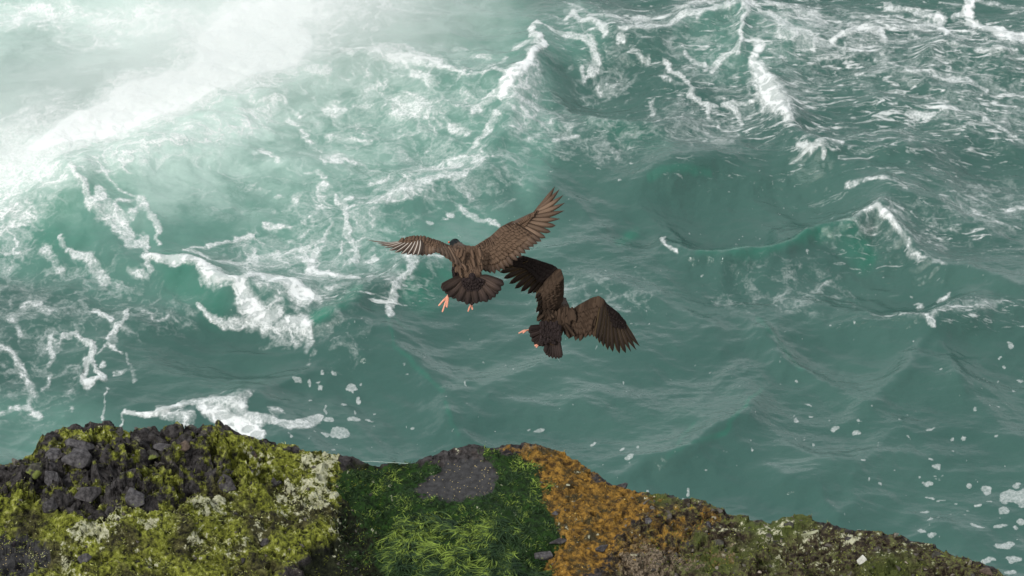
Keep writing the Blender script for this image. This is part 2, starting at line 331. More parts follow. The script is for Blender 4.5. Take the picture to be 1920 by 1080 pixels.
# lower left
S([(20, 600), (40, 575), (60, 570), (95, 585)], 12, .7, .9); S([(25, 605), (30, 620)], 10, .6); S([(0, 650), (20, 655), (40, 680), (52, 705), (52, 745)], 10, .66, .9); S([(0, 765), (25, 750), (55, 748), (80, 765)], 8, .72, .7); S([(95, 620), (100, 650), (92, 672)], 7, .62); S([(70, 715), (85, 705), (92, 690)], 6, .78)
S([(115, 622), (140, 620), (150, 632), (170, 640), (172, 652), (165, 660)], 8, .9, .4, ws=[4, 6, 6, 12, 12, 8]); S([(160, 665), (150, 690), (150, 710)], 9, .92, .4); S([(165, 665), (185, 690), (198, 700)], 8, .9, .4); S([(150, 712), (165, 708), (195, 703)], 13, .92, .4); S([(192, 722), (198, 755), (193, 775)], 4, .75, .4)
S([(244, 570), (235, 590), (220, 605), (215, 625), (210, 640)], 9, .85, .4, ws=[5, 9, 8, 14, 10]); B(218, 638, 12, 16, .85, .4); S([(183, 658), (200, 645), (208, 637)], 2.5, .7); S([(222, 655), (232, 662)], 5, .8); S([(185, 575), (200, 590), (203, 597)], 10, .85, .5)
S([(243, 668), (248, 690), (255, 712)], 9, .95, .3); S([(216, 692), (245, 690), (262, 692), (283, 686)], 6, .92, .3); S([(270, 578), (295, 597), (320, 592)], 5, .6); B(192, 675, 7, 5, .75); B(315, 720, 12, 4, .65); B(128, 750, 5, 3, .7); B(465, 705, 7, 3, .5)
S([(234, 764), (230, 790), (228, 800)], 4, .9, .4); S([(236, 762), (262, 770), (290, 772), (305, 768), (345, 757), (380, 752)], 6, .97, .3, ws=[5, 7, 7, 12, 12, 14]); S([(305, 770), (340, 785), (360, 785)], 22, .62, .35); S([(370, 758), (400, 748), (440, 752), (460, 762)], 24, .95, .3, ws=[12, 26, 30, 22]); S([(380, 765), (420, 780), (460, 800), (490, 815)], 22, .95, .3, ws=[16, 26, 34, 20])
S([(455, 762), (470, 745), (485, 725), (510, 710), (530, 695), (530, 680)], 12, .9, .3, ws=[20, 15, 12, 12, 10, 8]); S([(455, 778), (500, 785), (540, 795), (575, 782), (590, 775)], 14, .88, .35, ws=[16, 16, 14, 20, 18]); S([(510, 770), (525, 765)], 12, .6, .4); S([(490, 785), (480, 805)], 20, .7, .4)
S([(505, 668), (525, 668)], 8, .9, .3); S([(542, 662), (548, 685), (565, 690)], 12, .88, .3, ws=[4, 12, 6]); S([(572, 680), (585, 665), (595, 655)], 7, .9, .3, ws=[3, 7, 9]); S([(530, 695), (530, 725)], 5, .8); S([(512, 725), (512, 735)], 7, .8); S([(520, 690), (560, 692)], 6, .75)
for x, y, rx, ry in [(608, 688, 6, 6), (627, 687, 5, 5), (600, 712, 6, 4), (598, 705, 4, 3), (658, 712, 12, 8), (672, 728, 5, 7), (646, 740, 6, 5), (610, 743, 3, 5), (612, 755, 4, 10), (617, 774, 14, 7), (660, 753, 4, 4), (664, 768, 15, 7), (692, 768, 6, 4), (636, 798, 17, 13), (610, 800, 12, 7), (588, 802, 4, 3), (545, 820, 5, 5), (622, 830, 6, 3), (676, 704, 3, 3), (708, 755, 3, 2), (776, 786, 4, 4), (760, 781, 3, 2), (836, 753, 3, 2), (793, 676, 3, 3), (755, 688, 3, 2), (763, 704, 3, 2), (872, 725, 3, 4), (557, 703, 8, 5), (577, 706, 4, 6)]:
    SP.blob(x, y, rx*.85, ry*.8, 1., .3)
# lower right rafts
for x, y, rx, ry in [(1500, 708, 5, 3), (1495, 780, 7, 7), (1519, 770, 6, 4), (1517, 751, 5, 4), (1567, 797, 7, 4), (1604, 810, 6, 4), (1525, 831, 5, 4), (1492, 823, 3, 3), (1705, 819, 4, 4), (1745, 806, 8, 3), (1782, 816, 5, 3), (1804, 819, 5, 4), (1827, 769, 5, 4), (1865, 816, 5, 3), (1790, 843, 3, 3), (1754, 868, 10, 5), (1738, 861, 4, 3), (1758, 885, 5, 3), (1725, 890, 3, 2), (1742, 897, 12, 4), (1744, 920, 9, 4), (1765, 924, 12, 3), (1818, 900, 7, 5), (1850, 907, 14, 9), (1896, 922, 24, 20), (1925, 925, 30, 22), (1908, 900, 8, 4), (1797, 930, 5, 3), (1833, 937, 10, 4), (1812, 946, 5, 3), (1735, 949, 9, 5), (1885, 948, 15, 8), (1855, 931, 5, 3), (1747, 968, 5, 6), (1762, 961, 4, 4), (1835, 978, 19, 4), (1877, 974, 15, 6), (1900, 977, 8, 3), (1910, 968, 12, 6), (1747, 993, 12, 7), (1732, 984, 7, 5), (1617, 986, 6, 3), (1651, 904, 5, 3), (1631, 904, 3, 3), (1618, 878, 3, 3), (1912, 695, 8, 4), (1905, 720, 5, 4), (1876, 665, 4, 3), (1893, 643, 11, 5), (1770, 552, 10, 5), (1722, 549, 7, 4), (1710, 652, 3, 3), (1888, 675, 5, 2), (1600, 1010, 4, 3), (1165, 838, 5, 4), (1200, 838, 4, 5), (1183, 860, 6, 3), (1217, 908, 5, 4), (1290, 908, 5, 6), (1282, 918, 6, 3), (1112, 822, 4, 5), (1010, 800, 10, 5), (990, 795, 6, 3), (1880, 1010, 22, 8), (1860, 1040, 18, 8), (1905, 1040, 16, 9), (1895, 1062, 20, 6)]:
    SP.blob(x, y, rx*.85, ry*.8, .9, .3)
for k in range(1500):
    x = RNG.uniform(560, 1925); y = RNG.uniform(300, 1000); r = .95*2.1**(RNG.random()**2)
    if math.sin(x*.013+math.sin(y*.02)*2.2)+math.sin(y*.031+x*.009) < RNG.uniform(-1.3, .6): continue
    SP.blob(x, y, r*1.3, r, RNG.uniform(.45, .95), .5)
# lace area right top (thin foam veil)
for p in [(1180, 50, 160, 45, .30), (1330, 120, 110, 60, .22), (1450, 160, 110, 90, .24), (1560, 70, 190, 60, .32), (1750, 110, 200, 80, .26), (1130, 130, 60, 40, .3), (1000, 230, 60, 60, .4),
          (1100, 260, 120, 50, .26), (1300, 240, 120, 50, .3), (1850, 200, 140, 60, .3), (640, 420, 120, 70, .42), (560, 490, 160, 60, .44), (800, 330, 180, 60, .42), (740, 200, 220, 110, .36), (560, 560, 100, 30, .4), (120, 560, 180, 90, .28), (60, 680, 110, 120, .24), (500, 330, 240, 90, .22), (700, 520, 120, 50, .33), (260, 600, 130, 60, .25), (1700, 440, 160, 40, .24), (1480, 540, 140, 50, .2), (1120, 560, 130, 60, .18), (1860, 380, 90, 60, .26), (620, 640, 90, 60, .22)]:
    B(p[0], p[1], p[2], p[3], p[4]+(.08 if p[0] > 960 else .03), .8)
B(420, 680, 170, 60, .9, .5, mode='sub'); B(960, 700, 200, 90, .35, .5, mode='sub')
for x, y, rx, ry, v in [(500, 425, 34, 30, .0)]: pass
# ---- green lips
G = GR.stroke
G([(592, 606), (615, 600), (640, 588), (670, 570)], 16, .95, .8); G([(770, 545), (800, 540), (830, 530), (800, 560)], 34, .75, .9); G([(725, 605), (738, 640), (740, 662), (770, 690), (800, 712), (830, 742)], 5, .42, .8)
G([(835, 765), (845, 800), (860, 820)], 5, .5); G([(740, 605), (770, 630)], 5, .5); G([(1310, 482), (1400, 490), (1470, 470), (1520, 452), (1560, 448)], 9, .6, 1.); G([(1585, 455), (1620, 475)], 22, .8, .9); G([(1220, 342), (1330, 330)], 6, .5)
G([(330, 515), (370, 540), (400, 570)], 40, .5, .9); G([(160, 380), (110, 430)], 70, .5, 1.); G([(190, 350), (240, 380)], 34, .4, 1.); G([(1160, 445), (1175, 430), (1190, 420)], 12, .6, .9); G([(640, 370), (620, 330), (700, 320)], 40, .3, 1.)
G([(1430, 730), (1360, 830), (1250, 870)], 5, .45); G([(1300, 800), (1270, 850)], 6, .4); G([(1420, 600), (1500, 690)], 8, .4); G([(1240, 290), (1120, 230)], 26, .4, 1.)
# ---- crests and troughs
ridge([(1235, 425), (1250, 455), (1300, 484), (1350, 492), (1420, 480), (1480, 462), (1540, 446), (1600, 440), (1648, 424), (1690, 462), (1730, 495), (1800, 520), (1920, 560)], .26, 26, 60)
ridge([(1180, 350), (1225, 338), (1290, 326), (1380, 318), (1450, 330)], .16, 40, 45)
ridge([(1010, 60), (1005, 90), (1000, 140), (965, 190), (950, 250), (900, 330)], .22, 50, 60)
ridge([(1030, 170), (1070, 210), (1150, 250), (1240, 250), (1330, 225)], .16, 40, 40)
ridge([(1130, 60), (1210, 80), (1290, 60), (1385, 30), (1480, 80), (1560, 95)], .22, 60, 50)
ridge([(1385, 30), (1388, 60), (1386, 120)], .14, 18, 18)
ridge([(1430, 130), (1460, 200), (1475, 260), (1540, 295), (1640, 290), (1740, 300)], .20, 38, 46)
ridge([(1570, 205), (1640, 200), (1720, 212), (1820, 235), (1920, 275)], .13, 40, 46)
ridge([(1720, 130), (1768, 98), (1850, 112), (1925, 100)], .14, 36, 40)
ridge([(1580, 150), (1700, 148), (1760, 170), (1860, 190)], .10, 30, 36)
ridge([(1560, 345), (1620, 365), (1700, 385), (1790, 410), (1900, 460)], .15, 36, 44)
ridge([(1560, 580), (1650, 612), (1748, 628), (1830, 600), (1925, 585)], .2, 60, 46)
ridge([(1748, 628), (1700, 700), (1640, 750), (1580, 790)], .12, 40, 40)
ridge([(1748, 628), (1790, 700), (1810, 760)], .08, 30, 30)
ridge([(1400, 580), (1440, 640), (1480, 690), (1560, 720)], .14, 36, 46)
ridge([(1430, 730), (1400, 790), (1340, 830), (1240, 870), (1140, 890)], .14, 36, 46)
ridge([(1450, 850), (1540, 870), (1600, 880), (1700, 860), (1830, 855)], .1, 44, 46)
ridge([(1430, 880), (1520, 930), (1570, 965), (1640, 935)], .1, 34, 40)
ridge([(735, 600), (742, 665), (800, 710), (835, 745), (842, 800), (880, 840)], .08, 22, 60)
ridge([(590, 612), (660, 585), (730, 545), (780, 510), (860, 505)], .2, 50, 60)
ridge([(280, 500), (350, 505), (440, 550), (520, 560), (600, 560)], .2, 44, 60)
ridge([(80, 440), (170, 335), (300, 300), (480, 230)], .3, 110, 90)
ridge([(620, 110), (720, 120), (800, 135), (880, 165), (960, 175)], .18, 60, 60)
ridge([(700, 390), (800, 365), (890, 340)], .14, 44, 50)
ridge([(200, 420), (290, 430), (310, 480)], .1, 30, 40)
ridge([(1020, 560), (1130, 545), (1230, 560), (1330, 610), (1400, 690)], .1, 60, 60)
ridge([(880, 740), (1000, 770), (1120, 740), (1240, 760)], .08, 50, 50)
ridge([(230, 760), (330, 765), (430, 755), (520, 700)], .08, 40, 40)
for x, y, rx, ry, v in [(1400, 400, 150, 60, -.20), (1130, 165, 90, 50, -.16), (1560, 120, 60, 30, -.08), (430, 640, 120, 40, -.1), (1650, 540, 110, 40, -.12), (1320, 560, 120, 50, -.08), (1580, 650, 150, 50, -.08), (1850, 330, 90, 40, -.1)]:
    HH.blob(x, y, rx, ry, v, .9, mode='add')
HH.blur(5)
R_ = RP.blob
for p in [(1650, 150, 420, 190, 1.), (1250, 60, 260, 90, .8), (1120, 230, 170, 80, .6), (1750, 430, 260, 90, .7), (1800, 600, 220, 30, .9), (1400, 500, 300, 60, .35), (700, 560, 120, 30, .8), (350, 690, 160, 60, .4), (1150, 500, 120, 50, .4), (1300, 330, 140, 20, .6), (1600, 760, 300, 60, .35), (1150, 800, 260, 50, .3), (1750, 900, 200, 60, .3)]:
    R_(p[0], p[1], p[2], p[3], p[4], .8)

def axis(lo, hi, st, far, n=46):
    core = np.arange(lo, hi+st/2, st); g = np.geomspace(st, far, n)
    return np.concatenate([(lo-np.cumsum(g))[::-1], core, hi+np.cumsum(g)])
wx = axis(-4.9, 4.9, .010, 900); wy = axis(18.8, 28.4, .012, 900)
X, Y = np.meshgrid(wx, wy); ppx, ppy = proj(X, Y, 0*X)
inside = (np.abs(X) < 9) & (Y > 15) & (Y < 34)
near = sstep(40, 12, np.hypot(X, Y-23.5))
# organic edges: warp the lookup
wpx = ppx+(fbm(X*2.2, Y*2.2, 21, 3)*18+fbm(X*9, Y*9, 22, 3)*7+perlin(X*32, Y*32, 27)*2)
wpy = ppy+(fbm(X*2.2, Y*2.2, 23, 3)*12+fbm(X*9, Y*9, 24, 3)*5+perlin(X*32, Y*32, 28)*1.5)
speck = SP.at(ppx+perlin(X*20, Y*20, 71)*3+fbm(X*6, Y*6, 73, 3)*14, ppy+perlin(X*20, Y*20, 72)*2+fbm(X*6, Y*6, 74, 3)*9)
foam = FO.at(wpx, wpy); foam = np.where((wpx < -490) | (wpx > 2400) | (wpy < -250) | (Y < 16), 0, foam)
milky = np.clip(ML.at(wpx, wpy)*.8+milk(ppx, ppy)*.5*sstep(560, 260, ppy), 0, 1)
fade = sstep(-620, -60, ppx+fbm(X*.8, Y*.8, 91, 3)*160)*sstep(-300, -20, ppy+fbm(X*.8, Y*.8, 92, 3)*90); foam = foam*(.25+.75*fade)
milky = np.where(inside, milky*(.12+.88*fade), 0); green = GR.at(ppx+fbm(X*4, Y*4, 31, 3)*10, ppy+fbm(X*4, Y*4, 32, 3)*8); rip = RP.at(ppx, ppy)
out = 1-sstep(2300, 2000, ppx)*sstep(-480, -200, ppx)*sstep(-250, -100, ppy)
foam = np.maximum(foam, out*(.25+.35*sstep(-.1, .5, fbm(X*.25, Y*.35, 77, 4)))*near)
rip = np.maximum(rip, out*.6)
H = HH.at(wpx*.35+ppx*.65, wpy*.35+ppy*.65)
# sea: many wave trains
rw = np.random.default_rng(5)
qx = X+fbm(X*.5, Y*.5, 41, 2)*.5; qy = Y+fbm(X*.5, Y*.5, 42, 2)*.5
for lam0, n, amp in [(2.6, 7, .020), (1.1, 9, .0070), (.5, 10, .0022)]:
    for k in range(n):
        lam = lam0*rw.uniform(.65, 1.5); th = rw.normal(math.pi/2-.15, .75); ph = rw.uniform(0, 7)
        c = np.sin((qx*math.cos(th)+qy*math.sin(th))*2*math.pi/lam+ph)
        H += amp*(1-np.abs(c)*1.25)*(lam/lam0)*(near*.8+.2 if lam0 > .6 else near)
ripm = .14+.86*rip
H += near*ripm*(.011*(1-np.abs(fbm(X*1.6, Y*3.4, 51, 4))*3.4)+.0085*(.5-np.abs(perlin(X*3.3+perlin(X, Y, 8), Y*8.5+X*1.2, 52)))*2+.0048*rip*(.5-np.abs(perlin(X*6+Y*1.5+perlin(X*2, Y*2, 9), Y*17+X*2, 53)))*2+.0022*rip*perlin(X*14+Y*3, Y*34+X*4, 55))
H += near*.006*fbm(X*6, Y*9, 54, 4)
thick = np.maximum(sstep(.45, .95, foam), speck*.2)
H += thick*(.003+.016*np.abs(fbm(X*5, Y*5, 61, 4))+.006*fbm(X*22, Y*22, 62, 3))*near
H += sstep(.8, 1., FO.at(ppx, ppy))*sstep(900, 500, ppx+ppy*.6)*.16*np.abs(fbm(X*1.4, Y*1.4, 63, 5))
H -= H[(np.abs(X) < 4) & (Y > 19) & (Y < 28)].mean()
nx, ny = len(wx), len(wy)
V = np.stack([X, Y, H], -1).reshape(-1, 3)
idx = np.arange(nx*ny).reshape(ny, nx)
F = np.stack([idx[:-1, :-1], idx[:-1, 1:], idx[1:, 1:], idx[1:, :-1]], -1).reshape(-1, 4)

w = NT('sea_water', .06)
p = w.pos(); d_ = w.attr('foam'); mk = w.attr('milky'); gr = w.attr('green'); rp = w.attr('ripple')
warp = w.n.new('ShaderNodeTexNoise'); warp.inputs['Scale'].default_value = 3.2; warp.inputs['Detail'].default_value = 5; w.l.new(p, warp.inputs['Vector'])
pw = w.vmix(p, warp.outputs['Color'], .0)
vm = w.n.new('ShaderNodeVectorMath'); vm.operation = 'MULTIPLY_ADD'; w.l.new(warp.outputs['Color'], vm.inputs[0]); vm.inputs[1].default_value = (.55, .55, .55); w.l.new(p, vm.inputs[2])
pw = vm.outputs[0]
n1 = w.noise(pw, 5.5, 6, .62); n2 = w.noise(pw, 21, 5, .65)
ve = w.vor(pw, 5.0, 'DISTANCE_TO_EDGE'); lace = w.ss(ve, .0, .16, 1, 0)
nz = w.math('ADD', w.math('MULTIPLY', w.math('SUBTRACT', n1, .5), 1.25), w.math('MULTIPLY', w.math('SUBTRACT', n2, .5), .75))
nz = w.math('ADD', nz, w.math('MULTIPLY', w.math('SUBTRACT', lace, .35), .16))
dd = w.math('ADD', d_, nz)
f_hard = w.ss(dd, .46, .74); f_soft = w.ss(dd, .20, .72, 0, .50)
holes = w.math('MAXIMUM', w.ss(w.math('ADD', w.math('MULTIPLY', n2, .7), w.math('MULTIPLY', lace, .3)), .32, .46, .60, 1.), w.ss(mk, .5, .8))
f_hard = w.math('MULTIPLY', f_hard, holes)
gate = w.ss(d_, .08, .3)
stk = w.noise(w.pos((1, 3.4, 1), (0, 0, rad(-9))), 4.2, 8, .68, 1.2)
stk = w.math('MULTIPLY', w.ss(w.math('ADD', stk, w.math('MULTIPLY', w.math('SUBTRACT', rp, .6), .16)), .58, .68, 0, .85), w.ss(rp, .25, .8))
fm = w.math('MULTIPLY', w.math('MAXIMUM', f_hard, f_soft), gate)
# bubbles inside old foam rafts
bub = w.math('MULTIPLY', w.ss(w.vor(p, 34, 'DISTANCE_TO_EDGE'), .02, .25, 1, .62), w.ss(w.noise(p, 26, 5, .7), .36, .6, .6, 1.))
fm = w.math('MULTIPLY', fm, w.math('MAXIMUM', bub, w.ss(d_, .8, .95)))
sk = w.math('MULTIPLY', w.ss(w.math('ADD', w.attr('speck'), w.math('MULTIPLY', w.math('SUBTRACT', n2, .5), 1.3)), .45, .75), bub)
sk = w.math('MULTIPLY', sk, .55)
fm = w.math('MAXIMUM', w.math('MAXIMUM', fm, sk), w.math('MULTIPLY', stk, w.ss(d_, -.5, .3)))
mno = w.noise(pw, 1.7, 6, .65)
mk2 = w.math('MULTIPLY', mk, w.ss(mno, .3, .7, .75, 1.15), clamp=True)
deep = w.mix(w.ss(w.noise(p, .8, 3), .35, .65), (.037, .096, .083), (.046, .112, .096))
c1 = w.mix(w.ss(mk2, 0, .45), deep, (.095, .215, .178)); c1 = w.mix(w.ss(mk2, .35, 1.), c1, (.42, .56, .51))
c1 = w.mix(w.math('MULTIPLY', gr, w.ss(w.noise(p, 2.4, 4), .3, .7, .25, .75)), c1, (.016, .175, .11))
w.l.new(c1, w.b.inputs['Base Color']); w.b.inputs['IOR'].default_value = 1.33
pr = w.pos((1, 2.3, 1), (0, 0, rad(-8)))
rn = w.math('ADD', w.noise(pr, 7, 6, .6, .6), w.math('MULTIPLY', w.noise(pr, 30, 3, .6, .4), .35))
w._in(w.b.inputs['Roughness'], w.ss(mk2, .2, .9, .07, .45))
bmp = w.bump(rn, w.math('ADD', w.math('MULTIPLY', rp, .35), .17), .035)
w.l.new(bmp, w.b.inputs['Normal'])
fo = w.n.new('ShaderNodeBsdfPrincipled'); w.l.new(w.mix(w.ss(mk, .25, .75), (.76, .80, .80), (.93, .95, .95)), fo.inputs['Base Color']); fo.inputs['Roughness'].default_value = .85
w.l.new(w.bump(w.math('ADD', n2, w.math('MULTIPLY', fm, .6)), .7, .03), fo.inputs['Normal'])
ms = w.n.new('ShaderNodeMixShader'); w.l.new(fm, ms.inputs[0]); w.l.new(w.b.outputs[0], ms.inputs[1]); w.l.new(fo.outputs[0], ms.inputs[2]); w.l.new(ms.outputs[0], w.out.inputs['Surface'])
sea = link('water', mesh_np('water', V, F, dict(foam=foam, milky=milky, green=green, ripple=rip, speck=speck)), w.m, kind='structure',
     label='churning teal sea water streaked with white foam below the rocks')
del X, Y, V, F, H, foam, milky, green, rip, wpx, wpy, ppx, ppy, qx, qy, idx, near, out, inside, thick

# ---- spray drifting over the white water
def spray_box():
    bm = bmesh.new(); bmesh.ops.create_cube(bm, size=1)
    c0 = Vector((-3.0, 26.2, .95))
    for v in bm.verts: v.co = Vector((v.co.x*9.5, v.co.y*7.5, v.co.z*1.9))
    me = bpy.data.meshes.new('sea_spray'); bm.to_mesh(me); bm.free()
    m = bpy.data.materials.new('spray_mist'); m.use_nodes = True; n = m.node_tree.nodes; l = m.node_tree.links; n.clear()
    t = NT.__new__(NT); t.m = m; t.n = n; t.l = l
    o = n.new('ShaderNodeOutputMaterial'); pv = n.new('ShaderNodeVolumePrincipled'); pv.inputs['Color'].default_value = (.97, .99, .98, 1); pv.inputs['Anisotropy'].default_value = .1
    tc = n.new('ShaderNodeTexCoord'); dens = None
    for cx, cy, rx, ry, a, k in [(-.3, -.55, 3.2, 1.05, 24, 1.1), (-2.0, -1.35, 2.4, 1.0, 24, .9), (1.3, .45, 2.8, 1.5, 24, 1.3), (.6, 0, 3.8, 2.3, 24, .14)]:
        s = n.new('ShaderNodeVectorMath'); s.operation = 'SUBTRACT'; l.new(tc.outputs['Object'], s.inputs[0]); s.inputs[1].default_value = (cx, cy, -.9)
        r = n.new('ShaderNodeVectorRotate'); r.rotation_type = 'Z_AXIS'; r.inputs['Angle'].default_value = rad(-a-8); l.new(s.outputs[0], r.inputs['Vector'])
        q = n.new('ShaderNodeVectorMath'); q.operation = 'DIVIDE'; l.new(r.outputs[0], q.inputs[0]); q.inputs[1].default_value = (rx, ry, 1.7)
        g = n.new('ShaderNodeTexGradient'); g.gradient_type = 'SPHERICAL'; l.new(q.outputs[0], g.inputs[0])
        v = t.math('MULTIPLY', t.math('POWER', g.outputs['Fac'], 1.3), k); dens = v if dens is None else t.math('ADD', dens, v)
    nn = t.noise(tc.outputs['Object'], .9, 5, .6, .4)
    dens = t.math('MULTIPLY', dens, t.ss(nn, .32, .7, .5, 1.3)); dens = t.math('MULTIPLY', dens, SPRAY)
    l.new(dens, pv.inputs['Density']); l.new(pv.outputs[0], o.inputs['Volume'])
    ob = link('sea_spray', me, m, kind='stuff', label='white mist of sea spray hanging over the breaking water', cat='spray'); ob.location = c0
SPRAY = .8
spray_box()
# ================================================================== ROCK LEDGE
ZL = 8.05
RIM = [(-500, 900), (-200, 890), (0, 866), (30, 860), (60, 846), (80, 818), (105, 801), (160, 797), (205, 792), (250, 812), (285, 801), (310, 808), (345, 800), (420, 800), (455, 813), (490, 822),
       (520, 829), (560, 831), (580, 846), (640, 856), (690, 873), (740, 873), (790, 862), (830, 846), (880, 834), (920, 840), (980, 829), (1030, 838), (1060, 852), (1100, 880), (1150, 906), (1200, 926),
       (1260, 930), (1320, 942), (1370, 962), (1440, 980), (1500, 969), (1560, 985), (1600, 991), (1650, 999), (1700, 1006), (1750, 1020), (1780, 1034), (1860, 1062), (1920, 1095), (2200, 1180), (2600, 1260)]
# zones, painted where they lie on the ledge
ZN = {k: Paint(-560, 2480, 700, 1500, 2.0) for k in ('rocky', 'moss', 'guano', 'algae', 'kelp', 'slab', 'orange', 'olive', 'gravel', 'gully_shade', 'bright')}
z = ZN
z['rocky'].poly([(-560, 860), (0, 860), (60, 840), (100, 795), (430, 795), (500, 830), (480, 880), (560, 900), (500, 930), (400, 935), (320, 955), (270, 985), (180, 985), (150, 955), (60, 950), (0, 925), (-560, 940)])
z['moss'].poly([(-560, 930), (0, 925), (60, 950), (150, 965), (180, 985), (270, 985), (330, 955), (400, 925), (470, 885), (400, 850), (400, 815), (470, 815), (560, 840), (640, 860), (650, 940), (590, 1020), (520, 1080), (420, 1500), (-560, 1500)])
for b in [(140, 812, 34, 12, .8), (210, 802, 40, 8, .9), (240, 850, 26, 12, .5), (30, 930, 30, 16, .7), (310, 880, 34, 12, .6), (350, 900, 30, 14, .6), (200, 935, 30, 14, .4), (420, 850, 30, 20, 1.)]: z['moss'].blob(*b, .6)
for b in [(590, 920, 52, 40, .80, .9, 60), (600, 870, 40, 18, .8, .7, 0), (385, 960, 48, 16, .9, .7, -8), (195, 1000, 60, 16, .85, .7, -14), (90, 1055, 46, 24, .75, .8, 0), (300, 995, 40, 10, .7, .7, -5), (470, 870, 30, 16, .6), (560, 955, 30, 20, .6), (430, 1000, 90, 40, .35, .8), (340, 1055, 60, 16, .35, .8), (480, 845, 50, 10, .55, .6), (1420, 1000, 70, 22, .48, .8), (1560, 1010, 80, 24, .44, .8), (1680, 1020, 60, 18, .42, .8), (1500, 1050, 70, 20, .34, .8)]: z['guano'].blob(*b)
z['slab'].poly([(785, 905), (800, 880), (830, 862), (905, 862), (918, 885), (950, 905), (940, 925), (900, 935), (870, 922), (830, 938), (795, 940)])
z['slab'].blob(30, 1050, 60, 40, .9, .6)
z['algae'].poly([(655, 885), (700, 885), (760, 872), (812, 868), (815, 885), (785, 900), (790, 942), (870, 935), (930, 928), (950, 905), (918, 880), (912, 858), (960, 852), (1000, 860), (1020, 880), (1032, 935), (1045, 1010), (1035, 1500), (640, 1500), (720, 1020), (740, 980), (700, 945), (620, 900)])
z['algae'].blob(870, 920, 18, 9, .9, .4); z['algae'].blob(690, 990, 60, 70, .35, .8)
z['kelp'].poly([(745, 965), (800, 975), (870, 985), (930, 980), (960, 1000), (1000, 1060), (1010, 1500), (720, 1500), (735, 1040)])
z['bright'].blob(800, 1010, 60, 40, .8, .8).blob(880, 1010, 50, 40, .9, .8).blob(760, 985, 14, 30, .9, .8).blob(720, 900, 30, 14, .6).blob(1010, 905, 14, 12, .9).blob(960, 870, 40, 14, .5).blob(1500, 1075, 60, 14, .9).blob(850, 1070, 120, 20, .5)
z['orange'].poly([(985, 832), (1035, 838), (1060, 852), (1100, 880), (1150, 906), (1195, 930), (1190, 965), (1170, 1000), (1120, 1020), (1085, 1050), (1060, 1110), (1042, 1100), (1045, 1000), (1032, 935), (1020, 885), (1000, 858), (930, 848), (940, 838)])
for b in [(1280, 965, 30, 9, .6), (1330, 978, 34, 10, .8), (1370, 965, 24, 8, .5), (1270, 1000, 50, 10, .45, .8), (1100, 1040, 40, 20, .8), (1230, 1020, 50, 16, .45), (1050, 1060, 20, 14, .8), (1190, 1060, 60, 20, .4), (1820, 1070, 30, 8, .6), (1215, 960, 60, 26, .42, .9), (1300, 1050, 90, 20, .4, .9), (1150, 1030, 50, 24, .45, .9)]: z['orange'].blob(*b)
z['gravel'].blob(1240, 1060, 80, 34, .9, .7).blob(1000, 835, 40, 7, .9, .6).blob(1430, 1010, 60, 26, .5, .8).blob(1360, 1040, 40, 22, .5).blob(620, 862, 36, 10, .6)
z['olive'].poly([(1195, 925), (1260, 928), (1320, 940), (1370, 960), (1440, 976), (1500, 965), (1600, 990), (1700, 1004), (1780, 1032), (1860, 1060), (2480, 1300), (2480, 1500), (1100, 1500), (1130, 1060), (1200, 980)])
z['gully_shade'].poly([(650, 865), (760, 870), (700, 900), (760, 960), (730, 1020), (690, 1500), (480, 1500), (560, 1060), (640, 960), (650, 900)])  # gully right of the mound, its shade painted as a dark zone
z['gully_shade'].poly([(1010, 1030), (1050, 1025), (1040, 1060), (990, 1060)])  # small dark patch beside the layered slab, kept in the same zone
for k in z: z[k].blur({'guano': 8, 'bright': 8, 'slab': 5, 'orange': 16, 'olive': 14, 'gully_shade': 16, 'gravel': 12}.get(k, 11))

_rp = np.array([p[0] for p in RIM], float); _rq = np.array([p[1] for p in RIM], float)
def mound(x):            # height of the ledge top along its length
    return .16*np.exp(-((x+1.55)/.75)**2)+.05*np.exp(-((x-.05)/.3)**2)-.02*np.exp(-((x+.45)/.16)**2)+.04*np.exp(-((x-1.1)/.35)**2)
_r = CAM + ray(_rp, _rq)*((ZL-CAMZ)/ray(_rp, _rq)[:, 2])[:, None]
for _ in range(6):
    zz = ZL+mound(_r[:, 0]); q = ray(_rp, _rq); _r = CAM+q*((zz-CAMZ)/q[:, 2])[:, None]
def rimY(x): return np.interp(x, _r[:, 0], _r[:, 1])
def zones(x, y, wob=1.):
    px, py = proj(x, y, ZL+mound(x)*sstep(1.4, .0, rimY(x)-y))
    wx_ = px+wob*(fbm(x*6, y*6, 101, 5, .65)*50+perlin(x*40, y*40, 103)*9); wy_ = py+wob*(fbm(x*6, y*6, 102, 5, .65)*32+perlin(x*40, y*40, 104)*6)
    return {k: ZN[k].at(wx_, wy_) for k in ZN}
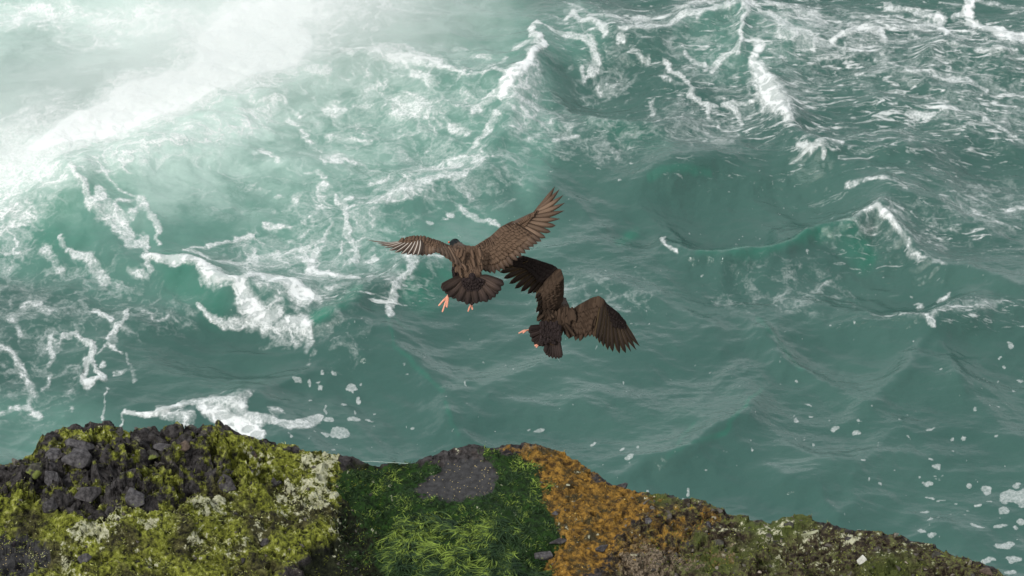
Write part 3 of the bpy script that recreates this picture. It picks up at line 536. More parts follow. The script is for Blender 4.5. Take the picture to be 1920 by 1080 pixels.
def ledge_h(x, y, Z=None):
    if Z is None: Z = zones(x, y)
    s = rimY(x)-y
    h = mound(x)*sstep(1.6, .0, s)-.085*Z['gully_shade']*sstep(.0, .4, s)
    calm = .45+.55*sstep(.03, .2, s)
    rk = np.clip(Z['rocky']+.45*Z['olive']+.12*Z['gully_shade']+.35*Z['moss']*0, 0, 1)
    f1, e1 = facet(x+fbm(x*5, y*5, 1, 2)*.05, y*1.15, .135, 201); f2, e2 = facet(x, y*1.2, .055, 211); f3, e3 = facet(x, y, .024, 221)
    h = h+calm*Z['rocky']*((f1-.45)*.085+(f2-.5)*.050+(f3-.5)*.018-sstep(.12, 0, e1)*.022)
    h = h+calm*Z['olive']*((f1-.5)*.03+(f2-.5)*.024+(f3-.5)*.012)
    h = h+Z['moss']*(fbm(x*9, y*12, 231, 5)*.05+(f2-.5)*.022+(f3-.5)*.008)
    h = h+Z['gully_shade']*(fbm(x*14, y*14, 232, 4)*.016+(f3-.5)*.008)+Z['algae']*fbm(x*12, y*12, 233, 4)*.022+Z['orange']*(fbm(x*16, y*16, 234, 4)*.02+(f3-.5)*.010)
    h = h+(1-Z['slab'])*fbm(x*45, y*45, 235, 3)*.006+fbm(x*2.2, y*2.2, 236, 3)*.025+Z['slab']*fbm(x*60, y*60, 237, 2)*.0012-Z['slab']*.012
    # small overhanging steps in the mossy slope
    px, py = proj(x, y, ZL+mound(x)); lw = 995+12*np.sin(px*.025)-.06*(px-300)+perlin(px/40, px*0, 7)*8
    h = h+.055*sstep(lw+3, lw-3, py)*sstep(120, 220, px)*sstep(470, 380, px)*sstep(lw-90, lw-10, py)
    # broken rim, then the drop to the sea
    h = h+sstep(.14, 0, np.abs(s))*(1-Z['slab'])*(facet(x, y, .05, 241)[0]-.4)*.014
    o = np.clip(-s+.0, 0, None)
    drop = 1.25*o+3.2*o**1.5+o*(1.2*(facet(x*1., y, .22, 251)[0]-.3)+.8*fbm(x*3, y*3, 252, 4))
    fr = np.clip(s-1.6, 0, None)
    h = h-np.clip(drop, 0, 8.9)+.10*fr+fr*.15*fbm(x*1.1, y*1.1, 260, 4)+sstep(1., 2., s)*(facet(x, y, .4, 261)[0]-.5)*.12
    return ZL+h
ax = axis(-2.25, 2.25, .0045, 30, 30); ax = ax[(ax > -26) & (ax < 26)]
asd = np.concatenate([np.linspace(-2.9, -.16, 46)[:-1], np.arange(-.16, 1.12, .0045), 1.12+np.cumsum(np.geomspace(.006, .35, 60))])
SX, SS = np.meshgrid(ax, asd); SY = rimY(SX)-SS
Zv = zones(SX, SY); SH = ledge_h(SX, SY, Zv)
V = np.stack([SX, SY, SH], -1).reshape(-1, 3); idx = np.arange(SX.size).reshape(SX.shape)
F = np.stack([idx[1:, :-1], idx[1:, 1:], idx[:-1, 1:], idx[:-1, :-1]], -1).reshape(-1, 4)

r = NT('weathered_ledge', .85)
p = r.pos(); nf = r.noise(p, 42, 6, .68); nm = r.noise(p, 12, 6, .65); nh = r.noise(p, 130, 4, .7); nl = r.noise(p, 3, 4)
vb = r.vor(p, 60); 
def zm(t, name, lo=.35, hi=.6, k=.8):
    return t.ss(t.math('ADD', t.attr(name), t.math('MULTIPLY', t.math('SUBTRACT', t.math('ADD', t.math('MULTIPLY', nm, .5), t.math('MULTIPLY', nf, .5)), .5), k*2.2)), lo-.03, hi+.03)
base = r.mix(r.ss(nf, .3, .7), (.009, .008, .008), (.085, .079, .080)); base = r.mix(r.ss(nm, .5, .75), base, (.070, .055, .048))
soil = r.mix(r.ss(nf, .3, .7), (.010, .008, .006), (.12, .09, .065))
c = r.mix(zm(r, 'olive'), base, soil)
c = r.mix(r.math('MULTIPLY', zm(r, 'olive'), r.ss(nf, .46, .62)), c, (.13, .145, .05))
c = r.mix(r.math('MULTIPLY', zm(r, 'olive'), r.ss(nl, .5, .62)), c, (.085, .105, .03))
mossc = r.mix(r.ss(nf, .32, .66), (.010, .014, .003), (.30, .33, .05)); mossc = r.mix(r.ss(nf, .55, .72), mossc, (.46, .46, .20))
ml_ = r.noise(p, 5.5, 5, .6); mossc2 = r.mix(r.ss(ml_, .38, .52), r.mix(r.ss(nf, .35, .68), (.018, .018, .010), (.12, .115, .045)), mossc)
c = r.mix(r.math('MULTIPLY', zm(r, 'moss', .3, .55), r.ss(nf, .25, .5)), c, mossc2)
c = r.mix(r.math('MULTIPLY', zm(r, 'rocky'), r.ss(nm, .50, .60)), c, mossc)
c = r.mix(zm(r, 'gully_shade'), c, r.mix(r.ss(nf, .35, .7), (.007, .009, .006), (.034, .040, .018)))  # shade in the gully put into the ledge colour as near-black green
c = r.mix(zm(r, 'algae', .3, .5), c, r.mix(r.ss(nf, .35, .7), (.010, .022, .008), (.03, .075, .015)))
c = r.mix(zm(r, 'orange', .3, .5), c, r.mix(r.ss(nf, .35, .68), (.05, .030, .012), (.40, .225, .045)))
slabc = r.mix(r.ss(nf, .3, .7), (.022, .022, .023), (.052, .052, .054)); slabc = r.mix(r.ss(r.vor(p, 75), .16, .10), slabc, (.45, .36, .16)); 
c = r.mix(r.math('MULTIPLY', zm(r, 'orange'), r.ss(nm, .50, .62)), c, (.055, .045, .022))
c = r.mix(zm(r, 'slab', .45, .6, .35), c, slabc)
c = r.mix(zm(r, 'gravel', .5, .8, 1.6), c, r.mix(r.ss(nh, .35, .65), (.04, .03, .02), (.30, .24, .17)))
c = r.mix(r.math('MULTIPLY', zm(r, 'guano', .56, .80, 2.6), r.ss(r.attr('slab'), .3, .05)), c, r.mix(r.ss(nf, .3, .65), (.16, .17, .07), (.58, .58, .42)))
r.l.new(c, r.b.inputs['Base Color']); r._in(r.b.inputs['Roughness'], r.ss(nf, .3, .7, .6, .95))
r.b.inputs['Specular IOR Level'].default_value = .12
bh = r.math('ADD', r.math('ADD', nf, r.math('MULTIPLY', nh, .5)), r.math('MULTIPLY', nm, 1.2))
r.l.new(r.bump(bh, r.math('SUBTRACT', 1., r.math('MULTIPLY', r.attr('slab'), .75)), .02), r.b.inputs['Normal'])
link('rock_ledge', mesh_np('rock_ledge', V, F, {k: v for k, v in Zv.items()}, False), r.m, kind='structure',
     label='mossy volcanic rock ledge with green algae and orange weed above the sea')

def surf(px, py):
    """point of the ledge seen at a place in the picture"""
    px = np.asarray(px, float); py = np.asarray(py, float); zc = np.full(px.shape, ZL)
    for _ in range(12):
        q = ray(px, py); pt = CAM+q*((zc-CAMZ)/q[..., 2])[..., None]; zc = zc*.3+.7*ledge_h(pt[..., 0], pt[..., 1])
    return pt[..., 0], pt[..., 1], zc
def scatter(n, key, box, thr=.5, seed=1, extra=None):
    g = np.random.default_rng(seed); px = g.uniform(box[0], box[1], n); py = g.uniform(box[2], box[3], n)
    c = at_z(px, py, ZL+.03); x, y = c[:, 0], c[:, 1]; Z = zones(x, y)
    k = (Z[key] > thr*g.uniform(.3, 1.6, n)) & (rimY(x)-y > -.012)
    if extra is not None: k = k & extra(x, y, Z, g)
    x, y = x[k], y[k]; Z = {q: v[k] for q, v in Z.items()}
    return x, y, ledge_h(x, y, Z), Z, g

def blades(x, y, zz, g, L, W, heading, lift, K=4, curl=.6, wob=.5, sink=.004):
    n = len(x); hd = heading+g.normal(0, wob, n); el = lift*g.uniform(.4, 1.3, n); pos = np.stack([x, y, zz-sink], -1)
    rows = []
    tw = g.normal(0, .9, n); side0 = np.stack([-np.sin(hd+tw), np.cos(hd+tw), g.normal(0, .5, n)], -1); side0 /= np.linalg.norm(side0, axis=1)[:, None]
    turn = g.normal(0, curl, n); 
    for k in range(K+1):
        t = k/K; wd = W*(1-t**1.6*.85)*(.55 if k == 0 else 1)
        rows.append(np.stack([pos-side0*wd[:, None]/2, pos+side0*wd[:, None]/2], 1))
        d = np.stack([np.cos(hd)*np.cos(el), np.sin(hd)*np.cos(el), np.sin(el)], -1)
        pos = pos+d*(L/K)[:, None]; hd = hd+turn/K*1.6; el = el-curl*1.1/K
    V = np.stack(rows, 1).reshape(-1, 3); b = np.arange(n)[:, None]*2*(K+1)
    F = np.concatenate([b+np.array([[2*k, 2*k+1, 2*k+3, 2*k+2]]) for k in range(K)], 0)
    return V, F, np.repeat(g.uniform(0, 1, n), 2*(K+1)), np.tile(np.repeat(np.linspace(0, 1, K+1), 2), n)
def weed_mat(name, dark, mid, light, rough=.6):
    m = NT(name, rough); a = m.attr('var'); t = m.attr('along')
    n1 = m.noise(m.pos(), 14, 3)
    f = m.math('ADD', m.math('MULTIPLY', a, .55), m.math('MULTIPLY', m.ss(n1, .3, .7), .45))
    c = m.mix(m.ss(f, .1, .55), dark, mid); c = m.mix(m.ss(m.math('ADD', f, m.math('MULTIPLY', m.attr('lite'), .6)), .62, 1.0), c, light)
    m.l.new(c, m.b.inputs['Base Color']); m.b.inputs['Subsurface Weight'].default_value = 0
    m.b.inputs['Specular IOR Level'].default_value = .12
    return m.m
def weed(name, parts, mat, label, cat):
    Vs, Fs, A, T, Li, o = [], [], [], [], [], 0
    for (V, F, a, t), li in parts:
        Vs.append(V); Fs.append(F+o); A.append(a); T.append(t); Li.append(np.repeat(li, len(V)//max(1, len(li)))); o += len(V)
    me = mesh_np(name, np.concatenate(Vs), np.concatenate(Fs), {'var': np.concatenate(A), 'along': np.concatenate(T), 'lite': np.concatenate(Li)})
    return link(name, me, mat, kind='stuff', label=label, cat=cat)

# green algae: short curly tufts, and long combed strands lower down
def clump(x, y, s, fr=16, thr=-.05): return fbm(x*fr, y*fr, s, 3) > thr
x, y, zz, Z, g = scatter(60000, 'algae', (600, 1060, 835, 1130), .5, 31, lambda x, y, Z, g: clump(x, y, 300) & (Z['slab'] < .45))
n = len(x); p1 = blades(x, y, zz, g, g.uniform(.010, .026, n), g.uniform(.0022, .0045, n), g.uniform(0, 6.3, n), .9, 3, .9)
x2, y2, zz2, Z2, g2 = scatter(26000, 'kelp', (700, 1040, 955, 1130), .5, 32, lambda x, y, Z, g: clump(x, y, 301, 11, -.02))
n = len(x2); p2 = blades(x2, y2, zz2+.006, g2, g2.uniform(.03, .08, n), g2.uniform(.003, .006, n), rad(243)+fbm(x2*7, y2*7, 302, 3)*3.2, .45, 5, .8, .5)
weed('green_algae', [(p1, Z['bright']), (p2, Z2['bright']*.7-.15+.9*np.clip(fbm(x2*16, y2*9, 309, 2), -.3, .6))], weed_mat('algae_green', (.008, .020, .011), (.028, .056, .022), (.20, .28, .05), .65),
     'dark and bright green stringy algae carpet in the middle of the ledge', 'algae')
# yellow green moss
x, y, zz, Z, g = scatter(60000, 'moss', (-60, 690, 785, 1130), .45, 33, lambda x, y, Z, g: clump(x, y, 303, 18, -.02) & (fbm(x*4, y*5, 307, 3) > -.22+.1*g.normal(0, 1, len(x))))
n = len(x); p1 = blades(x, y, zz, g, g.uniform(.006, .016, n), g.uniform(.0022, .0042, n), g.uniform(0, 6.3, n), .8, 2, .9)
x2, y2, zz2, Z2, g2 = scatter(16000, 'olive', (1180, 1930, 915, 1130), .5, 34, lambda x, y, Z, g: clump(x, y, 304, 12, -.08))
n = len(x2); p2 = blades(x2, y2, zz2, g2, g2.uniform(.006, .014, n), g2.uniform(.002, .004, n), g2.uniform(0, 6.3, n), .8, 2, .9)
x3, y3, zz3, Z3, g3 = scatter(9000, 'gully_shade', (560, 780, 865, 1130), .5, 35, lambda x, y, Z, g: clump(x, y, 305, 20, .08))
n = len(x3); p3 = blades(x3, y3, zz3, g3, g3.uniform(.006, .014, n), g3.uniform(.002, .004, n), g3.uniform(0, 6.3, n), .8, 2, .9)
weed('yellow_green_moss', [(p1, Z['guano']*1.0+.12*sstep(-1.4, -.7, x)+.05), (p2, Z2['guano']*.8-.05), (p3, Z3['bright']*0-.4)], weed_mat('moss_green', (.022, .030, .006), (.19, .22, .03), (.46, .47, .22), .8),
     'yellow green moss crusting the dark rocks at the left and right of the ledge', 'moss')
# orange weed: granular fronds
x, y, zz, Z, g = scatter(26000, 'orange', (930, 1900, 825, 1130), .5, 36, lambda x, y, Z, g: clump(x, y, 306, 20, -.02))
n = len(x); p1 = blades(x, y, zz, g, g.uniform(.005, .012, n), g.uniform(.003, .0065, n), g.uniform(0, 6.3, n), 1.0, 2, 1.2)
weed('orange_seaweed', [(p1, np.zeros(n))], weed_mat('weed_orange', (.05, .033, .012), (.36, .21, .035), (.64, .49, .17), .7),
     'rusty orange granular seaweed covering the right shoulder of the ledge', 'seaweed')

# ---- stones
def stone_mesh(rx, ry, rz, seed, n=17, rough=.05, flat=1.):
    g = np.random.default_rng(seed); bm = bmesh.new()
    for k in range(n):
        v = g.normal(0, 1, 3); v /= np.linalg.norm(v); v *= g.uniform(.82, 1.1)
        bm.verts.new((v[0]*rx, v[1]*ry, v[2]*rz*(flat if v[2] > 0 else 1)))
    bmesh.ops.convex_hull(bm, input=bm.verts)
    bmesh.ops.delete(bm, geom=[v for v in bm.verts if not v.link_faces], context='VERTS')
    bmesh.ops.bevel(bm, geom=list(bm.edges), offset=min(rx, ry, rz)*.07, segments=1, profile=.5, affect='EDGES')
    bmesh.ops.triangulate(bm, faces=bm.faces)
    bmesh.ops.subdivide_edges(bm, edges=[e for e in bm.edges if e.calc_length() > rx*.22], cuts=2, use_grid_fill=True)
    c = np.array([v.co[:] for v in bm.verts]); q = fbm(c[:, 0]/rx*2+seed, (c[:, 1]+c[:, 2]*.7)/rx*2, seed, 4)
    for v, e in zip(bm.verts, q): v.co *= 1+rough*e*1.6
    bmesh.ops.recalc_face_normals(bm, faces=bm.faces)
    me = bpy.data.meshes.new('rock'); bm.to_mesh(me); bm.free(); return me
def stone_mat(name, a, b, moss=.0, mc=(.16, .19, .05)):
    m = NT(name, .8); p = m.pos(); n1 = m.noise(p, 60, 6, .7); n2 = m.noise(p, 16, 5, .65)
    c = m.mix(m.ss(n1, .3, .7), a, b); c = m.mix(m.ss(n2, .72-moss*.4, .80-moss*.4), c, mc)
    m.l.new(c, m.b.inputs['Base Color']); m.l.new(m.bump(m.math('ADD', n1, n2), .8, .008), m.b.inputs['Normal'])
    m.b.inputs['Specular IOR Level'].default_value = .12; return m.m
SM = {'dark': stone_mat('basalt_dark', (.016, .015, .016), (.085, .080, .082), .28), 'grey': stone_mat('basalt_grey', (.024, .023, .025), (.115, .11, .115), .26),
      'mossy': stone_mat('basalt_mossy', (.03, .03, .025), (.09, .085, .07), .55), 'brown': stone_mat('stone_brown', (.05, .036, .028), (.13, .10, .08), .1),
      'pale': stone_mat('stone_pale', (.20, .21, .12), (.42, .43, .30), .3, (.10, .13, .04)), 'black': stone_mat('pebble_black', (.012, .010, .012), (.035, .03, .035), 0),
      'white': stone_mat('stone_white', (.35, .35, .3), (.6, .6, .55), .2)}
S3 = HT/960*13.2
# px, py, half width, half height (picture), material, tilt, label
STONES = [
 (183, 797, 20, 12, 'grey', 8, 'dark grey angular block on the highest rim of the left mound'),
 (115, 803, 13, 9, 'brown', -10, 'small brown angular block on the rim at the left corner of the mound'),
 (70, 838, 11, 12, 'dark', 40, 'dark upright stone low on the left shoulder of the mound against the water'),
 (297, 808, 17, 12, 'dark', 5, 'rounded dark block standing alone on the rim in a gap of the left mound'),
 (268, 812, 11, 6, 'brown', 0, 'low brown stone just left of the rounded dark block on the rim'),
 (345, 806, 12, 9, 'dark', 15, 'small dark block on the rim left of the jagged row of stones'),
 (370, 802, 12, 8, 'dark', -12, 'jagged dark stone in the middle of the row on the rim'),
 (395, 800, 12, 8, 'brown', 22, 'reddish brown jagged stone on the rim of the left mound'),
 (418, 801, 9, 8, 'dark', 0, 'small black stone ending the jagged row on the rim'),
 (150, 838, 30, 14, 'grey', 12, 'wide tilted grey slab in the upper part of the left mound'),
 (103, 857, 20, 15, 'grey', -5, 'squarish grey block left of the biggest slab of the mound'),
 (146, 868, 32, 17, 'grey', 3, 'biggest flat faced grey slab near the left of the mound'),
 (95, 878, 20, 10, 'dark', 10, 'thin dark slab lying below the squarish grey block'),
 (215, 825, 24, 11, 'mossy', -14, 'moss flecked wedge beneath the rim of the left mound'),
 (68, 898, 18, 20, 'mossy', 30, 'tall mossy stone standing on edge at the far left'),
 (97, 900, 17, 18, 'grey', -25, 'leaning grey stone beside the tall mossy stone'),
 (128, 905, 14, 20, 'dark', 15, 'narrow dark splinter of rock between two grey stones on the left'),
 (165, 926, 30, 18, 'dark', -18, 'large dark block with a sharp ridge in the lower left of the mound'),
 (75, 926, 20, 8, 'black', 0, 'thin black slab low on the far left'),
 (95, 950, 18, 16, 'dark', 10, 'dark block below the thin black slab'),
 (245, 945, 34, 17, 'grey', -8, 'broad dome shaped grey boulder at the foot of the left mound'),
 (210, 962, 14, 13, 'dark', 20, 'small dark stone against the left foot of the dome shaped boulder'),
 (170, 978, 20, 9, 'dark', -10, 'low dark stone sunk in moss below the mound'),
 (310, 845, 26, 12, 'grey', 16, 'pointed grey stone in the middle of the left mound'),
 (345, 862, 14, 14, 'brown', 5, 'upright brownish stone speckled with moss in the middle of the mound'),
 (385, 885, 18, 10, 'mossy', -16, 'mossy flat stone on the right half of the mound'),
 (425, 905, 22, 15, 'dark', 25, 'dark ridged rock at the right foot of the left mound'),
 (280, 868, 20, 11, 'mossy', 8, 'mossy grey stone right of the centre of the mound'),
 (245, 895, 24, 12, 'dark', -20, 'dark tilted stone above the dome shaped boulder'),
 (475, 850, 12, 7, 'brown', 0, 'small brown stone amid bright yellow green moss'),
 (570, 840, 13, 6, 'brown', -10, 'brown stone on the falling rim right of the left mound'),
 (510, 905, 12, 5, 'dark', 0, 'dark flat stone at the edge of the white patch'),
 (497, 1018, 9, 8, 'dark', 0, 'lone dark stone on the mossy slope at the bottom'),
 (160, 1056, 14, 9, 'grey', 0, 'grey rounded stone on pale moss at the bottom left'),
 (25, 1023, 7, 8, 'black', 0, 'small black stone on the bare grey patch in the bottom left corner'),
 (455, 1055, 10, 7, 'dark', 0, 'dark stone near the bottom edge under the white flecked moss'),
 (652, 862, 17, 10, 'mossy', -12, 'olive block on the rim left of the thin line'),
 (608, 942, 9, 8, 'mossy', 0, 'round green stone at the right edge of the white patch'),
 (882, 836, 10, 6, 'dark', 0, 'dark pointed stone on the central rim'),
 (932, 843, 8, 4, 'black', 0, 'purplish black pebble on the central rim left of two black stones'),
 (952, 848, 9, 4, 'black', 10, 'long black stone on the central rim'),
 (973, 849, 7, 3.5, 'black', 0, 'flat black pebble beside the orange weed on the rim'),
 (985, 831, 10, 5, 'brown', 0, 'knobbly brown stone at the top of the orange weed'),
 (1167, 914, 13, 6, 'dark', -20, 'dark stone breaking the right edge of the orange weed'),
 (1217, 981, 11, 7, 'grey', 0, 'grey rounded stone in brown soil right of the orange weed'),
 (1040, 963, 9, 5, 'grey', 0, 'small grey stone between the algae and the orange weed'),
 (1015, 1042, 30, 11, 'grey', -4, 'flat layered grey slab between the algae and the orange weed at the bottom'),
 (1050, 1016, 22, 6, 'dark', 8, 'dark ledge stone just above the flat layered slab'),
 (1130, 1030, 16, 6, 'dark', 0, 'dark flat stone below the orange weed'),
 (1265, 932, 11, 5, 'brown', 0, 'brown stone on the rim right of the orange weed'),
 (1365, 960, 16, 6, 'dark', 18, 'dark wedge on the sloping right rim'),
 (1410, 972, 12, 5, 'dark', 10, 'dark flat stone low on the right rim'),
 (1330, 985, 11, 9, 'grey', 0, 'bluish grey stone among orange flecks on the right'),
 (1348, 1020, 12, 9, 'mossy', 0, 'green tinted stone on the right slope'),
 (1478, 985, 12, 8, 'mossy', 0, 'mossy knob at the left end of the right crest'),
 (1578, 987, 22, 9, 'pale', 6, 'pale lichen covered boulder on the right rim'),
 (1555, 985, 7, 6, 'black', 0, 'black stone tucked against the pale boulder'),
 (1520, 999, 18, 6, 'pale', -6, 'cream coloured stone on the right crest left of the pale boulder'),
 (1655, 1001, 18, 7, 'mossy', 4, 'mossy green hump on the right rim beyond the pale boulder'),
 (1695, 1004, 14, 6, 'pale', -8, 'pale green stone farthest along the right rim'),
 (1590, 1013, 9, 6, 'dark', 0, 'small dark stone below the pale boulder'),
 (1760, 1040, 18, 9, 'mossy', 14, 'mossy stone near the bottom right corner'),
 (1615, 1050, 12, 10, 'white', 20, 'whitish stone low on the right slope'),
 (1850, 1072, 16, 7, 'brown', 10, 'brown stone in the bottom right corner'),
 (1460, 1022, 16, 7, 'dark', 5, 'dark flat stone in the gravel of the right slope'),
]
sx, sy, sz = surf([s[0] for s in STONES], [s[1] for s in STONES])
for i, (px, py, hw, hh, mt, tilt, lab) in enumerate(STONES):
    rx = hw*S3; ry = hh*S3*1.25; rz = hh*S3*.9
    me = stone_mesh(rx, ry, rz, 400+i, 15 if hw > 12 else 12)
    o = link('rock', me, SM[mt], label=lab, cat='rock', group='loose stones on the ledge')
    o.location = (sx[i], sy[i], sz[i]+rz*(.22 if hw > 12 else .12)); o.rotation_euler = (rad(RNG.uniform(4, 40)), rad(tilt), rad(RNG.uniform(-25, 25)))
# rubble: crumbs and chips nobody could count
g = np.random.default_rng(77); tv = []; tf = []; tr = []; o = 0
ico = [stone_mesh(1, 1, .8, 900+k, 9, .0) for k in range(5)]
icd = []
for me in ico:
    v = np.array([q.co[:] for q in me.vertices]); f = np.array([[*q.vertices] for q in me.polygons if len(q.vertices) == 3]); icd.append((v, f)); bpy.data.meshes.remove(me)
def chips(n, key, box, thr, seed, lo, hi, tone):
    global o
    x, y, zz, Z, g = scatter(n, key, box, thr, seed)
    for a, b, c in zip(x, y, zz):
        v, f = icd[g.integers(5)]; s = lo*(hi/lo)**(g.random()**1.8); t = g.uniform(0, 6.3); R = np.array([[math.cos(t), -math.sin(t), 0], [math.sin(t), math.cos(t), 0], [0, 0, 1]])
        tl = g.normal(0, .4); R = R@np.array([[1, 0, 0], [0, math.cos(tl), -math.sin(tl)], [0, math.sin(tl), math.cos(tl)]])
        tv.append((v*[s, s*g.uniform(.6, 1), s*g.uniform(.5, .9)])@R.T+[a, b, c+s*.15]); tf.append(f+o); o += len(v); tr.append(np.full(len(v), np.clip(g.normal(tone, .18), 0, 1)))
chips(260, 'rocky', (-60, 520, 790, 990), .5, 81, .008, .030, .25)
chips(150, 'moss', (-60, 640, 840, 1100), .5, 82, .004, .014, .3)
chips(380, 'olive', (1190, 1900, 920, 1100), .5, 83, .004, .020, .42)
chips(200, 'gravel', (940, 1500, 820, 1100), .4, 84, .003, .009, .62)
chips(80, 'orange', (1000, 1200, 840, 1080), .4, 85, .003, .009, .35)
chips(110, 'gully_shade', (560, 760, 870, 1100), .5, 86, .003, .012, .2)
m = NT('rubble', .85); a = m.attr('tone'); nn = m.noise(m.pos(), 70, 5, .7)
c = m.mix(m.ss(a, .1, .5), (.022, .021, .022), (.10, .088, .075)); c = m.mix(m.ss(a, .5, 1.), c, (.50, .43, .34)); c = m.mix(m.ss(nn, .55, .7), c, (.13, .14, .06))
m.l.new(c, m.b.inputs['Base Color']); m.l.new(m.bump(nn, .8, .006), m.b.inputs['Normal'])
link('rubble', mesh_np('rubble', np.concatenate(tv), np.concatenate(tf), {'tone': np.concatenate(tr)}, False), m.m, kind='stuff', label='small stone chips and gravel strewn over the ledge', cat='rubble')

# ---- pale line snagged across the rim
cu = bpy.data.curves.new('fishing_line', 'CURVE'); cu.dimensions = '3D'; cu.bevel_depth = .0008; cu.bevel_resolution = 2
sp = cu.splines.new('BEZIER'); pts = [(655, 866), (690, 865), (730, 867), (765, 869)]
c_ = at_z(np.array([q[0] for q in pts]), np.array([q[1] for q in pts]), ZL+.02); ux, uy, uz = c_[:, 0], c_[:, 1], c_[:, 2]; sp.bezier_points.add(len(pts)-1)
for i, q in enumerate(pts):
    c3 = P(q[0], q[1], np.dot([ux[i], uy[i], uz[i]-CAMZ], FWD)-.01); sp.bezier_points[i].co = c3; sp.bezier_points[i].handle_left_type = sp.bezier_points[i].handle_right_type = 'AUTO'
m = NT('nylon_line', .4); m.b.inputs['Base Color'].default_value = (.34, .42, .38, 1)
tmp = bpy.data.objects.new('tmp', cu); scene.collection.objects.link(tmp)
me = bpy.data.meshes.new_from_object(tmp.evaluated_get(bpy.context.evaluated_depsgraph_get())); bpy.data.objects.remove(tmp)
for q in me.polygons: q.use_smooth = True
me.materials.clear()
link('fishing_line', me, m.m, label='thin pale nylon line stretched across the dip of the rim', cat='fishing line')
# ================================================================== BIRDS
# feather colours: dark brown, paler worn edges, thin shaft
def feather_mat(name, base, tipc, edge, shaft, rough=.7, ek=.55, sk=.8, bk=.45):
    m = NT(name, rough); u = m.attr('fu'); v = m.attr('fv'); q = m.attr('fr')
    au = m.math('ABSOLUTE', u); f = m.math('ADD', m.math('MULTIPLY', q, .55), m.math('MULTIPLY', m.noise(m.pos(), 260, 4, .6), .45))
    c = m.mix(m.ss(f, .25, .75), base, tuple(x*1.9 for x in base)); c = m.mix(m.ss(v, .55, 1.), c, tipc)
    c = m.mix(m.math('MULTIPLY', m.ss(au, .6, 1.), ek), c, edge); c = m.mix(m.math('MULTIPLY', m.ss(au, .16, .03), sk), c, shaft)
    m.l.new(c, m.b.inputs['Base Color']); m.b.inputs['Specular IOR Level'].default_value = .12
    vv = m.n.new('ShaderNodeCombineXYZ'); m.l.new(u, vv.inputs[0]); m.l.new(m.math('SUBTRACT', m.math('MULTIPLY', v, 60), m.math('MULTIPLY', au, 14)), vv.inputs[1]); m.l.new(q, vv.inputs[2])
    m.l.new(m.bump(m.noise(vv.outputs[0], 1.4, 2), bk, .0012), m.b.inputs['Normal']); return m.m
FM = {
 'wing1': feather_mat('plumage_brown', (.062, .040, .027), (.112, .073, .048), (.145, .097, .063), (.065, .045, .032), .8, .22, .15, .08),
 'tips1': feather_mat('plumage_flight', (.095, .064, .044), (.050, .033, .025), (.24, .155, .10), (.05, .034, .024), .7, .55, .35, .3),
 'shaft1': feather_mat('plumage_flight_shaft', (.070, .050, .038), (.050, .036, .028), (.12, .085, .062), (.75, .70, .62)),
 'tail1': feather_mat('plumage_tail', (.036, .025, .020), (.014, .010, .009), (.085, .06, .048), (.03, .02, .018)),
 'dark1': feather_mat('plumage_rump', (.016, .011, .011), (.020, .014, .013), (.045, .032, .028), (.012, .009, .009)),
 'wing2': feather_mat('plumage_dark_brown', (.032, .021, .014), (.055, .036, .024), (.075, .050, .034), (.026, .018, .013), .8, .22, .2, .08),
 'tips2': feather_mat('plumage_dark_flight', (.022, .015, .010), (.012, .008, .006), (.20, .14, .07), (.010, .007, .006), .7, .8),
 'tail2': feather_mat('plumage_dark_tail', (.024, .017, .015), (.022, .015, .013), (.055, .038, .030), (.014, .010, .009)),
}
class Plume:
    """collects feathers of one plumage part"""
    def __init__(s): s.V = []; s.F = []; s.u = []; s.v = []; s.r = []; s.n = 0; s.g = np.random.default_rng(3)
    def add(s, a, b, w, nrm, bend=0., lift=0., cup=.10, tip='round', K=9, asym=0., th=.0006):
        a = np.asarray(a, float); b = np.asarray(b, float); ax_ = b-a; L = np.linalg.norm(ax_); ax_ /= L
        n = nrm-ax_*np.dot(nrm, ax_); n /= np.linalg.norm(n); sd = np.cross(ax_, n); rv = s.g.random(); b0 = s.n
        for k in range(K+1):
            t = k/K
            if tip == 'point': pr = min(1, t*4+.25)*(1-max(0, (t-.55)/.45)**1.7)
            elif tip == 'square': pr = min(1, t*3+.3)*(1-max(0, (t-.86)/.14)**2.2*.8)
            else: pr = min(1, t*3.5+.3)*math.sqrt(max(0, 1-max(0, (t-.62)/.38)**2.4))
            pr = max(pr, .04)*w/2
            c = a+ax_*L*t+sd*bend*L*4*t*(1-t)+n*(lift*L*t*t)
            s.V += [c-sd*pr*(1-asym)-n*cup*pr, c+n*th, c+sd*pr*(1+asym)-n*cup*pr, c-n*(th+cup*pr*.3)]
            s.u += [-1, 0, 1, 0]; s.v += [t]*4; s.r += [rv]*4
            if k:
                i = s.n-4; j = s.n
                s.F += [(i, i+1, j+1, j), (i+1, i+2, j+2, j+1), (i+2, i+3, j+3, j+2), (i+3, i, j, j+3)]
            s.n += 4
        s.F += [(b0, b0+3, b0+2, b0+1), (s.n-4, s.n-3, s.n-2, s.n-1)]
        return s
    def build(s, name, mat, parent, label=None):
        me = mesh_np(name, np.array(s.V)-np.array(parent.location), np.array(s.F), {'fu': s.u, 'fv': s.v, 'fr': s.r})
        return link(name, me, mat, parent, label=label)
def pl(pts, t):
    """point at fraction t of a polyline (3D), by arc length"""
    p = np.asarray(pts, float); d = np.r_[0, np.cumsum(np.linalg.norm(np.diff(p, axis=0), axis=1))]; d /= d[-1]
    return np.stack([np.interp(t, d, p[:, k]) for k in range(3)], -1)
NV = -FWD
